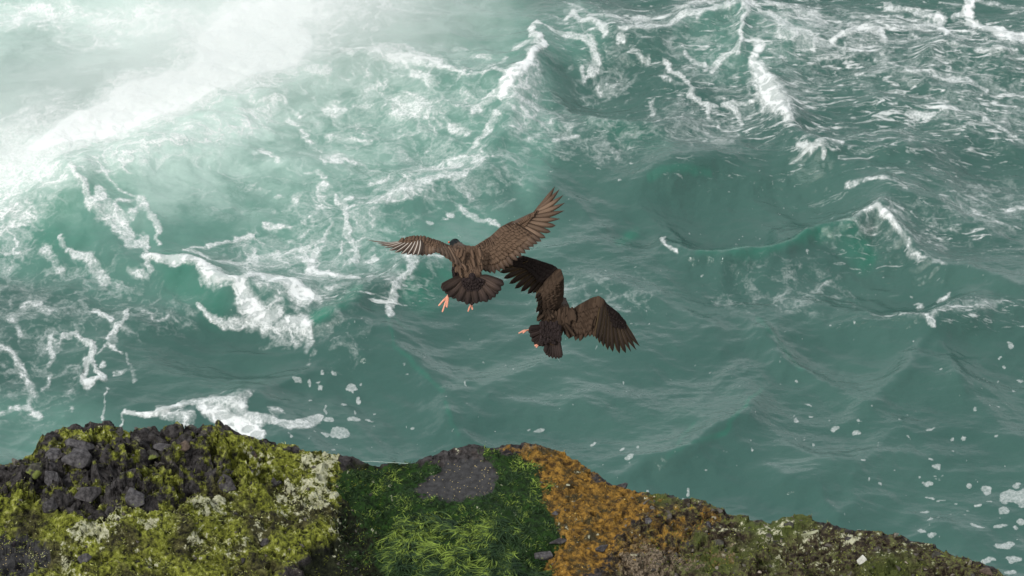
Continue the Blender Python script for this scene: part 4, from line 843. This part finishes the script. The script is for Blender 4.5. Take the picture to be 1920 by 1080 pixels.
def skin_body(name, nodes, edges, mat, parent, root=0):
    me = bpy.data.meshes.new(name); me.from_pydata([tuple(n[0]) for n in nodes], edges, []); ob = bpy.data.objects.new(name, me); scene.collection.objects.link(ob)
    md = ob.modifiers.new('s', 'SKIN'); md.use_smooth_shade = True; md.branch_smoothing = .6
    for i, n in enumerate(nodes):
        sv = me.skin_vertices[0].data[i]; rr = n[1]; sv.radius = (rr, rr) if not isinstance(rr, tuple) else rr; sv.use_root = (i == root)
    ob.modifiers.new('u', 'SUBSURF').levels = 3
    m2 = bpy.data.meshes.new_from_object(ob.evaluated_get(bpy.context.evaluated_depsgraph_get())); bpy.data.objects.remove(ob)
    m2.transform(Matrix.Translation(-Vector(parent.location)))
    for q in m2.polygons: q.use_smooth = True
    m2.materials.clear()
    return link(name, m2, mat, parent)
def clothe(body, parent, pl_, n, seed, back, L=(.018, .028), W=.013, face=-.2, keep=None, spread=.25, lift=.10):
    """contour feathers laid over the body skin, pointing back along 'back' (function of place)"""
    g = np.random.default_rng(seed); me = body.data; lo = np.array(parent.location)
    c = np.array([q.center[:] for q in me.polygons]); nn = np.array([q.normal[:] for q in me.polygons]); ar = np.array([q.area for q in me.polygons])
    pick = g.choice(len(c), n*3, p=ar/ar.sum()); k = 0
    for i in pick:
        P0 = c[i]+lo; N = nn[i]
        if np.dot(N, NV) < face or (keep is not None and not keep(P0)): continue
        d = back(P0); d = d/np.linalg.norm(d); d = d-N*np.dot(d, N); q = np.linalg.norm(d)
        if q < .2: continue
        d = d/q+g.normal(0, spread, 3)*.5; d -= N*np.dot(d, N)*.9; d /= np.linalg.norm(d); l = g.uniform(*L)
        a = P0+N*.0015-d*l*.3; pl_.add(a, a+d*l+N*l*lift, W*g.uniform(.8, 1.15), N, lift=-.05, cup=.25, K=5); k += 1
        if k >= n: break
def body_mat(name, col, head, hp, r0, r1):
    m = NT(name, .75); t = m.n.new('ShaderNodeTexCoord'); s = m.n.new('ShaderNodeVectorMath'); s.operation = 'DISTANCE'; m.l.new(t.outputs['Object'], s.inputs[0]); s.inputs[1].default_value = tuple(hp)
    nz = m.noise(t.outputs['Object'], 170, 5, .65); c = m.mix(m.ss(nz, .3, .7), col, tuple(x*1.8 for x in col)); h = m.mix(m.ss(nz, .3, .7), head, tuple(x*1.6 for x in head))
    c = m.mix(m.ss(s.outputs['Value'], r0, r1), h, c); m.l.new(c, m.b.inputs['Base Color']); m.l.new(m.bump(nz, .5, .002), m.b.inputs['Normal']); m.b.inputs['Specular IOR Level'].default_value = .12; return m.m
mt_pink = NT('leg_skin', .5); n_ = mt_pink.noise(mt_pink.pos(), 240, 3); mt_pink.l.new(mt_pink.mix(mt_pink.ss(n_, .3, .7), (.58, .22, .14), (.74, .36, .25)), mt_pink.b.inputs['Base Color'])
mt_bill = NT('bill_red', .35); mt_bill.b.inputs['Base Color'].default_value = (.62, .07, .02, 1)
mt_ring = NT('eye_ring', .4); mt_ring.b.inputs['Base Color'].default_value = (.75, .10, .03, 1)
mt_eye = NT('eye_yellow', .1); mt_eye.b.inputs['Base Color'].default_value = (.03, .02, .01, 1)
def tube_bill(Q, a, b, parent):
    n = [(a, (.0075, .006)), (a*.6+b*.4, (.006, .004)), (a*.15+b*.85, (.0045, .0025)), (b, (.0018, .0012))]
    return skin_body('bill', n, [(0, 1), (1, 2), (2, 3)], mt_bill.m, parent)
def ball(name, c, rr, mat, parent, sc=(1, 1, 1)):
    bm = bmesh.new(); bmesh.ops.create_uvsphere(bm, u_segments=16, v_segments=10, radius=rr)
    for v in bm.verts: v.co = Vector((v.co.x*sc[0], v.co.y*sc[1], v.co.z*sc[2]))
    bmesh.ops.translate(bm, verts=bm.verts, vec=Vector([float(q) for q in c])-Vector(parent.location if parent.type == 'EMPTY' else (0, 0, 0)))
    me = bpy.data.meshes.new(name); bm.to_mesh(me); bm.free()
    for q in me.polygons: q.use_smooth = True
    return link(name, me, mat, parent)
def leg(Q, hip, ankle, toes, parent, r=.0052):
    n = [(hip, .006), (hip*.5+ankle*.5, r), (ankle, r*1.15)]; e = [(0, 1), (1, 2)]
    for tp in toes:
        k = len(n); m_ = ankle*.5+tp*.5+np.array([0, 0, .003]); n += [(m_, r*.85), (tp, r*.6)]; e += [(2, k), (k, k+1)]
    return skin_body('leg', n, e, mt_pink.m, parent)
def bird(name, label, origin):
    o = bpy.data.objects.new(name, None); scene.collection.objects.link(o); o.location = origin; o.empty_display_size = .1
    o['label'] = label; o['category'] = 'bird'; o['group'] = 'shorebirds flying over the surf'; return o

# ---------------------------------------------------------------- bird seen from behind with wings spread
D1 = 13.0
def Z1(x, y, dz=0.): return P(680+x/4.155, 340+y/4.155, D1-dz)
def A1(l): return np.array([Z1(*q) for q in l])
b1_ = bird('flying_bird', 'brown bird with wings spread wide and pink feet dangling, higher of the two', tuple(Z1(840, 700, 0)))
nodes = [(Z1(838, 690, -.01), .048), (Z1(800, 590, -.05), .043), (Z1(762, 530, -.09), .029), (Z1(724, 496, -.12), .020), (Z1(703, 463, -.135), .0245),
         (Z1(852, 770, .035), .034), (Z1(856, 830, .07), .017),
         (Z1(930, 540, -.045), .022), (Z1(1060, 430, -.05), .015), (Z1(1165, 335, -.06), .010), (Z1(1335, 245, -.07), .005),
         (Z1(705, 540, -.03), .018), (Z1(600, 510, -.01), .012), (Z1(470, 455, .00), .009), (Z1(300, 468, .0), .005)]
edges = [(0, 1), (1, 2), (2, 3), (3, 4), (0, 5), (5, 6), (1, 7), (7, 8), (8, 9), (9, 10), (1, 11), (11, 12), (12, 13), (13, 14)]
hp = Z1(702, 474, -.135)-np.array(b1_.location)
body1 = skin_body('body', nodes, edges, body_mat('bird_skin_brown', (.055, .040, .031), (.008, .011, .012), hp, .036, .050), b1_)
# right wing
lead = A1([(880, 505, -.03), (1000, 432, -.05), (1080, 358, -.06), (1160, 318, -.07), (1340, 236, -.075)])
prim = [(1497, 40), (1533, 62), (1563, 108), (1575, 168), (1570, 228), (1538, 292), (1503, 345), (1465, 395), (1425, 440), (1392, 468)]
w1 = Plume(); nl_ = NV+UP*.25
for k, (x, y) in enumerate(prim):
    f = k/9; a = Z1(1338-150*f, 243+90*f, -.078+.001*k); w1.add(a, Z1(x, y, -.05+.004*k), .0195+.0035*min(1, k/4), nl_, bend=.030-.008*k*.5, tip='point' if k < 6 else 'round', asym=.2, cup=.12, K=12)
sec = [(1362, 488), (1335, 508), (1303, 533), (1270, 562), (1238, 590), (1205, 618), (1168, 652), (1138, 668), (1105, 690), (1070, 706), (1030, 720), (995, 716), (962, 706), (935, 690)]
for k, (x, y) in enumerate(sec):
    f = k/13; a = Z1(1178-240*f, 345+190*f, -.058+.001*k); w1.add(a, Z1(x, y, -.012), .0250, nl_, bend=.03, tip='round', asym=.2, cup=.12, K=10)
w1.build('flight_feathers', FM['tips1'], b1_)
cv = Plume(); g = np.random.default_rng(21)
trail = A1([(905, 690, -.01), (985, 716, -.01), (1070, 706, -.01), (1168, 652, -.01), (1270, 562, -.01), (1362, 488, -.015), (1392, 468, -.02)])
for r0, r1, n, W, up in [(.30, .74, 26, .016, .003), (.20, .60, 28, .014, .0055), (.12, .48, 30, .013, .008), (.06, .38, 32, .012, .0105), (.02, .28, 34, .012, .013), (-.02, .18, 36, .011, .0155)]:
    for k in range(n):
        t = min(.995, max(.005, (k+.5+g.normal(0, .28))/n)); A = pl(lead[:4], min(1, t*1.0)); T = pl(trail, t); j = g.normal(0, .012)
        A = A*(1-.0)+0; a = A+(T-A)*r0+NV*up; b = pl(lead[:4], min(1, t*1.02+.01))*0+A+(pl(trail, min(1, t+.03))-A)*(r1+j)+NV*(up*.8)
        cv.add(a, b, W*1.45*g.uniform(.9, 1.1), nl_, tip='round', cup=.05, K=6, bend=g.normal(.02, .02))
for k in range(14):     # primary coverts over the hand
    f = k/13; a = Z1(1342-170*f, 238+88*f, -.066); x = 1452-95*f-20*math.sin(f*3.1); y = 172+235*f; b = Z1(1340+ (1-f)*18-90*f, 225+165*f, -.052)
    cv.add(a, Z1(1400-140*f, 170+215*f, -.050) if f < .0 else b, .012, nl_, cup=.25, K=6)
for k in range(12):
    f = k/11; a = Z1(1330-160*f, 240+80*f, -.058); cv.add(a, a+(Z1(1330-110*f, 290+70*f, -.05)-a)*.75, .010, nl_, cup=.25, K=5)
# left wing, raised and seen almost edge on
leadL = A1([(735, 520, -.03), (660, 512, -.02), (600, 482, -.015), (540, 464, -.01), (470, 442, -.01), (400, 442, -.01), (300, 461, -.005), (200, 476, 0), (110, 484, .0)])
w2 = Plume(); nL = NV*.55+UP*.9
prL = [(112, 485), (134, 500), (168, 517), (206, 537), (250, 554), (300, 567), (345, 574), (388, 577), (426, 579)]
w3 = Plume()
w3.add(Z1(235, 478, 0), Z1(37, 456, -.03), .010, nL, bend=-.04, tip='point')
for k, (x, y) in enumerate(prL):
    f = k/8; w3.add(Z1(300+150*f, 466-10*f, .004+.0012*k), Z1(x, y, .055+.045*f), .0225, nL, bend=-.03, tip='point' if k < 3 else 'round', asym=-.2, cup=.2, K=10)
seL = [(465, 581), (500, 578), (532, 572), (556, 560), (596, 562), (630, 580), (668, 606), (705, 632), (742, 655), (780, 680), (805, 700)]
for k, (x, y) in enumerate(seL):
    f = k/10; w2.add(Z1(468+250*f, 462+55*f, .008), Z1(x, y, .085-.02*f), .021, nL, tip='round', cup=.2)
w2.build('flight_feathers', FM['tips1'], b1_); w3.build('flight_feathers', FM['shaft1'], b1_, 'foreshortened wing tip with pale feather shafts')
trL = A1([(250, 540, .05), (345, 566, .06), (426, 574, .07), (500, 572, .075), (556, 556, .075), (630, 576, .07), (705, 628, .06), (790, 690, .05)])
LL = A1([(300, 463, 0), (400, 443, -.005), (470, 443, -.01), (540, 465, -.01), (600, 483, -.012), (660, 512, -.02), (735, 530, -.02), (790, 560, -.01)])
cvL = Plume()
for r0, r1, n, up in [(.24, .66, 26, .004), (.12, .52, 28, .006), (.04, .38, 30, .008), (-.03, .24, 32, .010)]:
    for k in range(n):
        t = min(.995, max(.005, (k+.5+g.normal(0, .28))/n)); A = pl(LL, t); T = pl(trL, max(0, t-.02)); cvL.add(A+(T-A)*r0+nL*up, A+(T-A)*r1+nL*up*.8, .0125, nL, cup=.05, K=6)
for k in range(16):      # shadowed underside of the folded inner wing
    f = k/15; w_a = Z1(540+190*f, 545+75*f, .03); cv_b = Z1(565+180*f, 560+90*f, .05)
# back and scapulars
def back1(p): return Z1(850, 820, .09)-Z1(780, 560, -.06)
def backw(p):
    return back1(p)
cl = Plume(); clothe(body1, b1_, cl, 1100, 51, back1, (.012, .020), .011, -.1, keep=lambda q: np.dot(q-Z1(724, 500, -.11), UP) < -.002 and abs(np.dot(q-Z1(820, 640, 0), [1, 0, 0])) < .085 and np.dot(q-Z1(850, 740, 0), UP) > 0, lift=.02)
for k in range(30):      # scapulars spilling over the wing roots
    sd_ = 1 if k % 2 else -1; x0 = 820+sd_*g.uniform(20, 105); y0 = g.uniform(500, 640); a = Z1(x0, y0, .02+.012*g.random()); cl.add(a, a+(Z1(x0+sd_*16, y0+75, .03)-Z1(x0, y0, .02)), .014, NV, cup=.14, K=6)
cl.add(Z1(760, 650, .05), Z1(775, 755, .07), .013, NV, cup=.14, bend=.08); cl.add(Z1(770, 640, .055), Z1(805, 700, .07), .012, NV, cup=.14, bend=-.1); cl.add(Z1(755, 640, .05), Z1(762, 738, .07), .011, NV, cup=.14)
cl.build('back_feathers', FM['wing1'], b1_); cv.build('wing_coverts', FM['wing1'], b1_); cvL.build('wing_coverts', FM['wing1'], b1_)
# nape and head down
nd = Plume(); clothe(body1, b1_, nd, 160, 52, lambda p: Z1(790, 560, -.05)-Z1(702, 474, -.135), (.006, .011), .006, -.3, keep=lambda q: np.linalg.norm(q-Z1(705, 478, -.135)) < .042, lift=.02)
FM['head1'] = feather_mat('plumage_head', (.007, .010, .011), (.010, .014, .015), (.014, .018, .019), (.012, .015, .016), .6, .3, .2, .1)
nd.build('head_feathers', FM['head1'], b1_, 'slate black head')
# tail fan
tl = Plume(); tips = [(612, 832), (622, 850), (645, 872), (668, 900), (700, 912), (742, 935), (775, 940), (812, 960), (850, 964), (888, 952), (925, 940), (968, 940), (1000, 922), (1032, 902), (1055, 875), (1078, 848), (1100, 805)]
for k, (x, y) in enumerate(tips):
    f = k/16-.5; a = Z1(852+90*f, 745-abs(f)*10, .045-.0006*abs(k-8)); tl.add(a, Z1(x, y, .10+.004*(k % 2)), .031, NV+UP*.2, tip='square', cup=.06, K=9, bend=-.05*f)
tl.build('tail_feathers', FM['tail1'], b1_)
rp_ = Plume()
for r_, n, l in [(1., 15, 40), (.8, 13, 40), (.58, 11, 42), (.35, 9, 44), (.1, 7, 46)]:
    for k in range(n):
        f = (k+.5)/n*2-1; th = f*1.35; x = 852+math.sin(th)*92*r_; y = 762+math.cos(th)*98*r_; a = Z1(x-math.sin(th)*l*.8, y-math.cos(th)*l-14, .066+.012*(1-r_)); x += g.normal(0, 5); y += g.normal(0, 7); rp_.add(a, Z1(x, y, .078+.012*(1-r_)), .016, NV, cup=.14, K=6)
rp_.build('rump_feathers', FM['dark1'], b1_, 'dark oval of rump feathers')
# dark flank below the left wing
fl = Plume()
for k in range(46):
    x0 = g.uniform(700, 760); y0 = g.uniform(600, 720); a = Z1(x0, y0, .004+g.uniform(0, .01)); fl.add(a, Z1(x0+8, min(y0+48, 756), .012), .013, NV-np.array([.5, 0, 0]), cup=.25, K=5)
fl.build('flank_feathers', FM['dark1'], b1_)
tube_bill(Z1, Z1(698, 482, -.15), Z1(690, 505, -.225), b1_)
e_ = ball('eye', Z1(672, 474, -.142), .0036, mt_ring.m, b1_); ball('pupil', tuple(np.array(Z1(669, 474, -.142))-np.array(b1_.location)+np.array([-.0012, 0, 0])), .0026, mt_eye.m, e_)
leg(Z1, Z1(712, 790, .0), Z1(668, 896, .02), [Z1(590, 972, .03), Z1(620, 1020, .05), Z1(655, 985, .045)], b1_)
leg(Z1, Z1(850, 880, .0), Z1(846, 955, .03), [Z1(820, 1016, .05), Z1(838, 975, .06), Z1(856, 1002, .05)], b1_, .0046)

# ---------------------------------------------------------------- second bird, lower, banking
D2 = 13.25
def Z2(x, y, dz=0.): return P(920+x/4.697, 460+y/4.697, D2-dz)
def A2(l): return np.array([Z2(*q) for q in l])
b2_ = bird('flying_bird', 'darker bird banking with both wings bent down, lower of the two', tuple(Z2(600, 690, 0)))
nodes = [(Z2(560, 720, .0), .040), (Z2(615, 620, -.04), .040), (Z2(645, 545, -.09), .026), (Z2(634, 500, -.13), .018), (Z2(628, 478, -.15), .0185),
         (Z2(535, 810, .04), .030), (Z2(545, 880, .07), .014),
         (Z2(570, 520, -.02), .020), (Z2(595, 380, .0), .016), (Z2(605, 240, .01), .011), (Z2(420, 150, .0), .006),
         (Z2(745, 600, -.02), .019), (Z2(850, 530, -.01), .014), (Z2(950, 478, .0), .010), (Z2(1100, 605, .0), .006)]
body2 = skin_body('body', nodes, edges, body_mat('bird_skin_dark', (.028, .020, .016), (.012, .013, .014), Z2(628, 478, -.15)-np.array(b2_.location), .02, .04), b2_)
g = np.random.default_rng(22)
# left wing bent up at the wrist
lw2 = Plume(); nw = NV+np.array([-.1, 0, 0])
pr2 = [(60, 150), (68, 195), (80, 237), (113, 290), (163, 337), (212, 380), (265, 407), (325, 428), (372, 420), (400, 430)]
for k, (x, y) in enumerate(pr2):
    f = k/9; lw2.add(Z2(330+250*f, 130+85*f, -.004*k), Z2(x, y, -.05+.002*k), .0235, nw, bend=.02, tip='round', asym=-.2, cup=.14, K=11)
se2 = [(392, 470), (402, 500), (412, 540), (400, 592), (425, 618), (440, 640), (405, 670), (470, 668), (500, 660)]
for k, (x, y) in enumerate(se2):
    f = k/8; lw2.add(Z2(595-25*f, 260+250*f, .0), Z2(x, y, .02), .022, nw, bend=.03, cup=.22)
lw2.build('flight_feathers', FM['tips2'], b2_)
cw = Plume()
leadA = A2([(625, 470, -.01), (634, 390, .0), (634, 280, .01), (612, 212, .01)]); trA = A2([(470, 660, .02), (420, 600, .02), (405, 510, .02), (380, 430, .01)])
for r0, r1, n, up in [(.28, .82, 18, .004), (.16, .66, 20, .007), (.06, .50, 22, .010), (-.01, .36, 24, .013), (-.02, .22, 24, .016)]:
    for k in range(n):
        t = min(.995, max(.005, (k+.5+g.normal(0, .28))/n)); A = pl(leadA, t); T = pl(trA, max(0, t-.03)); cw.add(A+(T-A)*r0+NV*up, A+(T-A)*(r1+g.normal(0, .02))+NV*up*.8, .023, nw, cup=.05, K=6)
dk = Plume()
leadB = A2([(600, 215, .012), (560, 182, .01), (400, 126, .0), (290, 93, -.01), (200, 130, -.015)]); trB = A2([(470, 330, .0), (420, 330, -.0), (360, 260, -.01), (300, 210, -.02), (200, 190, -.03)])
for r0, r1, n, up in [(.25, .98, 22, .004), (.08, .7, 24, .007), (-.01, .45, 26, .009), (-.02, .26, 26, .011)]:
    for k in range(n):
        t = min(.995, max(.005, (k+.5+g.normal(0, .28))/n)); A = pl(leadB, t); T = pl(trB, t); dk.add(A+(T-A)*r0+NV*up, A+(T-A)*(r1+g.normal(0, .02))+NV*up*.8, .020, nw, cup=.05, K=6)
cwR = Plume(); dkR = Plume()
# right wing, drooping
rw2 = Plume(); nr = NV+UP*.15
pr3 = [(1312, 888), (1282, 922), (1236, 937), (1190, 948), (1136, 952), (1076, 938), (1032, 922), (992, 892), (958, 862), (930, 828)]
for k, (x, y) in enumerate(pr3):
    f = k/9; rw2.add(Z2(1130-140*f, 610-100*f, .003*k), Z2(x, y, .02+.003*k), .022, nr, bend=.02-.004*k, tip='point' if k < 3 else 'round', asym=.25, cup=.25, K=11)
rw2.build('flight_feathers', FM['tips2'], b2_)
for x, y, f in [(905, 800, 0), (872, 796, .15), (830, 808, .3), (785, 838, .5), (745, 832, .65), (705, 806, .8), (688, 816, .9), (650, 780, 1.)]:
    cwR.add(Z2(960-200*f, 520+60*f, .0), Z2(x, y+8, .035), .026, nr, cup=.22, tip='round')
leadC = A2([(745, 560, -.01), (800, 520, .0), (850, 492, .0), (900, 465, .005), (950, 452, .01), (990, 480, .01)]); trC = A2([(650, 760, .03), (705, 790, .03), (780, 815, .03), (870, 780, .03), (940, 790, .02), (965, 810, .02)])
for r0, r1, n, up in [(.40, .92, 20, .006), (.24, .76, 22, .009), (.12, .58, 24, .012), (.04, .42, 26, .015), (-.02, .28, 28, .018)]:
    for k in range(n):
        t = min(.995, max(.005, (k+.5+g.normal(0, .28))/n)); A = pl(leadC, t); T = pl(trC, t); cwR.add(A+(T-A)*r0+NV*up, A+(T-A)*(r1+g.normal(0, .02))+NV*up*.8, .024, nr, cup=.05, K=6)
leadD = A2([(975, 462, .01), (1010, 510, .01), (1110, 588, .005), (1170, 670, .0)]); trD = A2([(945, 720, .02), (1000, 710, .02), (1100, 730, .02), (1190, 735, .01)])
for r0, r1, n, up in [(.2, 1., 18, .004), (.06, .74, 20, .007), (-.01, .5, 22, .010), (-.02, .3, 22, .012)]:
    for k in range(n):
        t = min(.995, max(.005, (k+.5+g.normal(0, .28))/n)); A = pl(leadD, t); T = pl(trD, t); dkR.add(A+(T-A)*r0+NV*up, A+(T-A)*(r1+g.normal(0, .02))+NV*up*.8, .019, nr, cup=.05, K=6)
cw.build('wing_coverts', FM['wing2'], b2_); cwR.build('wing_coverts', FM['wing2'], b2_)
FM['dark2'] = feather_mat('plumage_hand_dark', (.010, .007, .006), (.014, .009, .008), (.030, .020, .016), (.008, .006, .005))
dk.build('hand_coverts', FM['dark2'], b2_, 'blackish feathers on the hand of the raised wing'); dkR.build('hand_coverts', FM['dark2'], b2_, 'blackish feathers on the hand of the drooping wing')
def back2(p): return Z2(535, 850, .08)-Z2(630, 570, -.08)
cb = Plume(); clothe(body2, b2_, cb, 900, 61, back2, (.012, .020), .011, -.1, keep=lambda q: np.dot(q-Z2(640, 520, -.1), UP) < 0 and np.dot(q-Z2(500, 600, 0), [1, 0, 0]) > -.06 and np.dot(q-Z2(760, 600, 0), [1, 0, 0]) < .0, lift=.03)
for k in range(70):
    x0 = g.uniform(470, 740); y0 = g.uniform(560, 700)-(x0 > 650)*20; a = Z2(x0, y0, .035); cb.add(a, a+(Z2(x0-12+(x0-600)*.12, y0+80, .035)-Z2(x0, y0, .035)), .015, NV, cup=.14, K=6, bend=g.normal(0, .05))
for x, y, x2_, y2_ in [(505, 590, 560, 640), (500, 560, 530, 660), (470, 610, 408, 668), (640, 700, 690, 812), (650, 680, 740, 800), (540, 600, 500, 655)]:
    cb.add(Z2(x, y, .045), Z2(x2_, y2_, .055), .015, NV, cup=.14)
cb.build('back_feathers', FM['wing2'], b2_)
t2 = Plume()
for k, (x, y) in enumerate([(335, 735), (332, 760), (345, 800), (362, 845), (385, 872), (415, 885), (450, 890)]):
    t2.add(Z2(500, 720+8*k, .03), Z2(x, y, .06), .027, NV, tip='square', cup=.06, K=8)
for k, (x, y) in enumerate([(478, 945), (492, 968), (515, 985), (545, 995), (575, 1000), (602, 998), (620, 990)]):
    t2.add(Z2(520+11*k, 800, .05+.001*k), Z2(x, y, .09), .019, NV, tip='square', cup=.06, K=8)
t2.build('tail_feathers', FM['tail2'], b2_)
r2 = Plume()
for k in range(120):
    x0 = g.uniform(440, 615); y0 = g.uniform(680, 850)
    if y0 > 880-(x0-470)*.1: continue
    a = Z2(x0, y0-20, .078+g.uniform(0, .008)); r2.add(a, Z2(x0+g.normal(-3, 5), y0+28, .088), .0125, NV, cup=.14, K=5)
r2.build('rump_feathers', FM['dark1'], b2_)
n2_ = Plume(); clothe(body2, b2_, n2_, 120, 62, lambda p: Z2(640, 560, -.09)-Z2(628, 478, -.15), (.006, .011), .006, -.3, keep=lambda q: np.linalg.norm(q-Z2(628, 478, -.15)) < .028, lift=.02)
n2_.build('head_feathers', FM['head1'], b2_)
tube_bill(Z2, Z2(634, 482, -.17), Z2(648, 500, -.24), b2_)
e_ = ball('eye', Z2(646, 486, -.168), .0036, mt_ring.m, b2_); ball('pupil', tuple(np.array(Z2(647, 486, -.168))-np.array(b2_.location)+np.array([.0012, 0, 0])), .0033, mt_eye.m, e_)
leg(Z2, Z2(420, 735, .02), Z2(330, 745, .04), [Z2(262, 764, .05), Z2(244, 776, .06), Z2(282, 775, .055)], b2_, .0042)
leg(Z2, Z2(470, 840, .02), Z2(428, 878, .05), [Z2(388, 890, .06), Z2(400, 902, .065), Z2(384, 882, .06)], b2_, .0038)
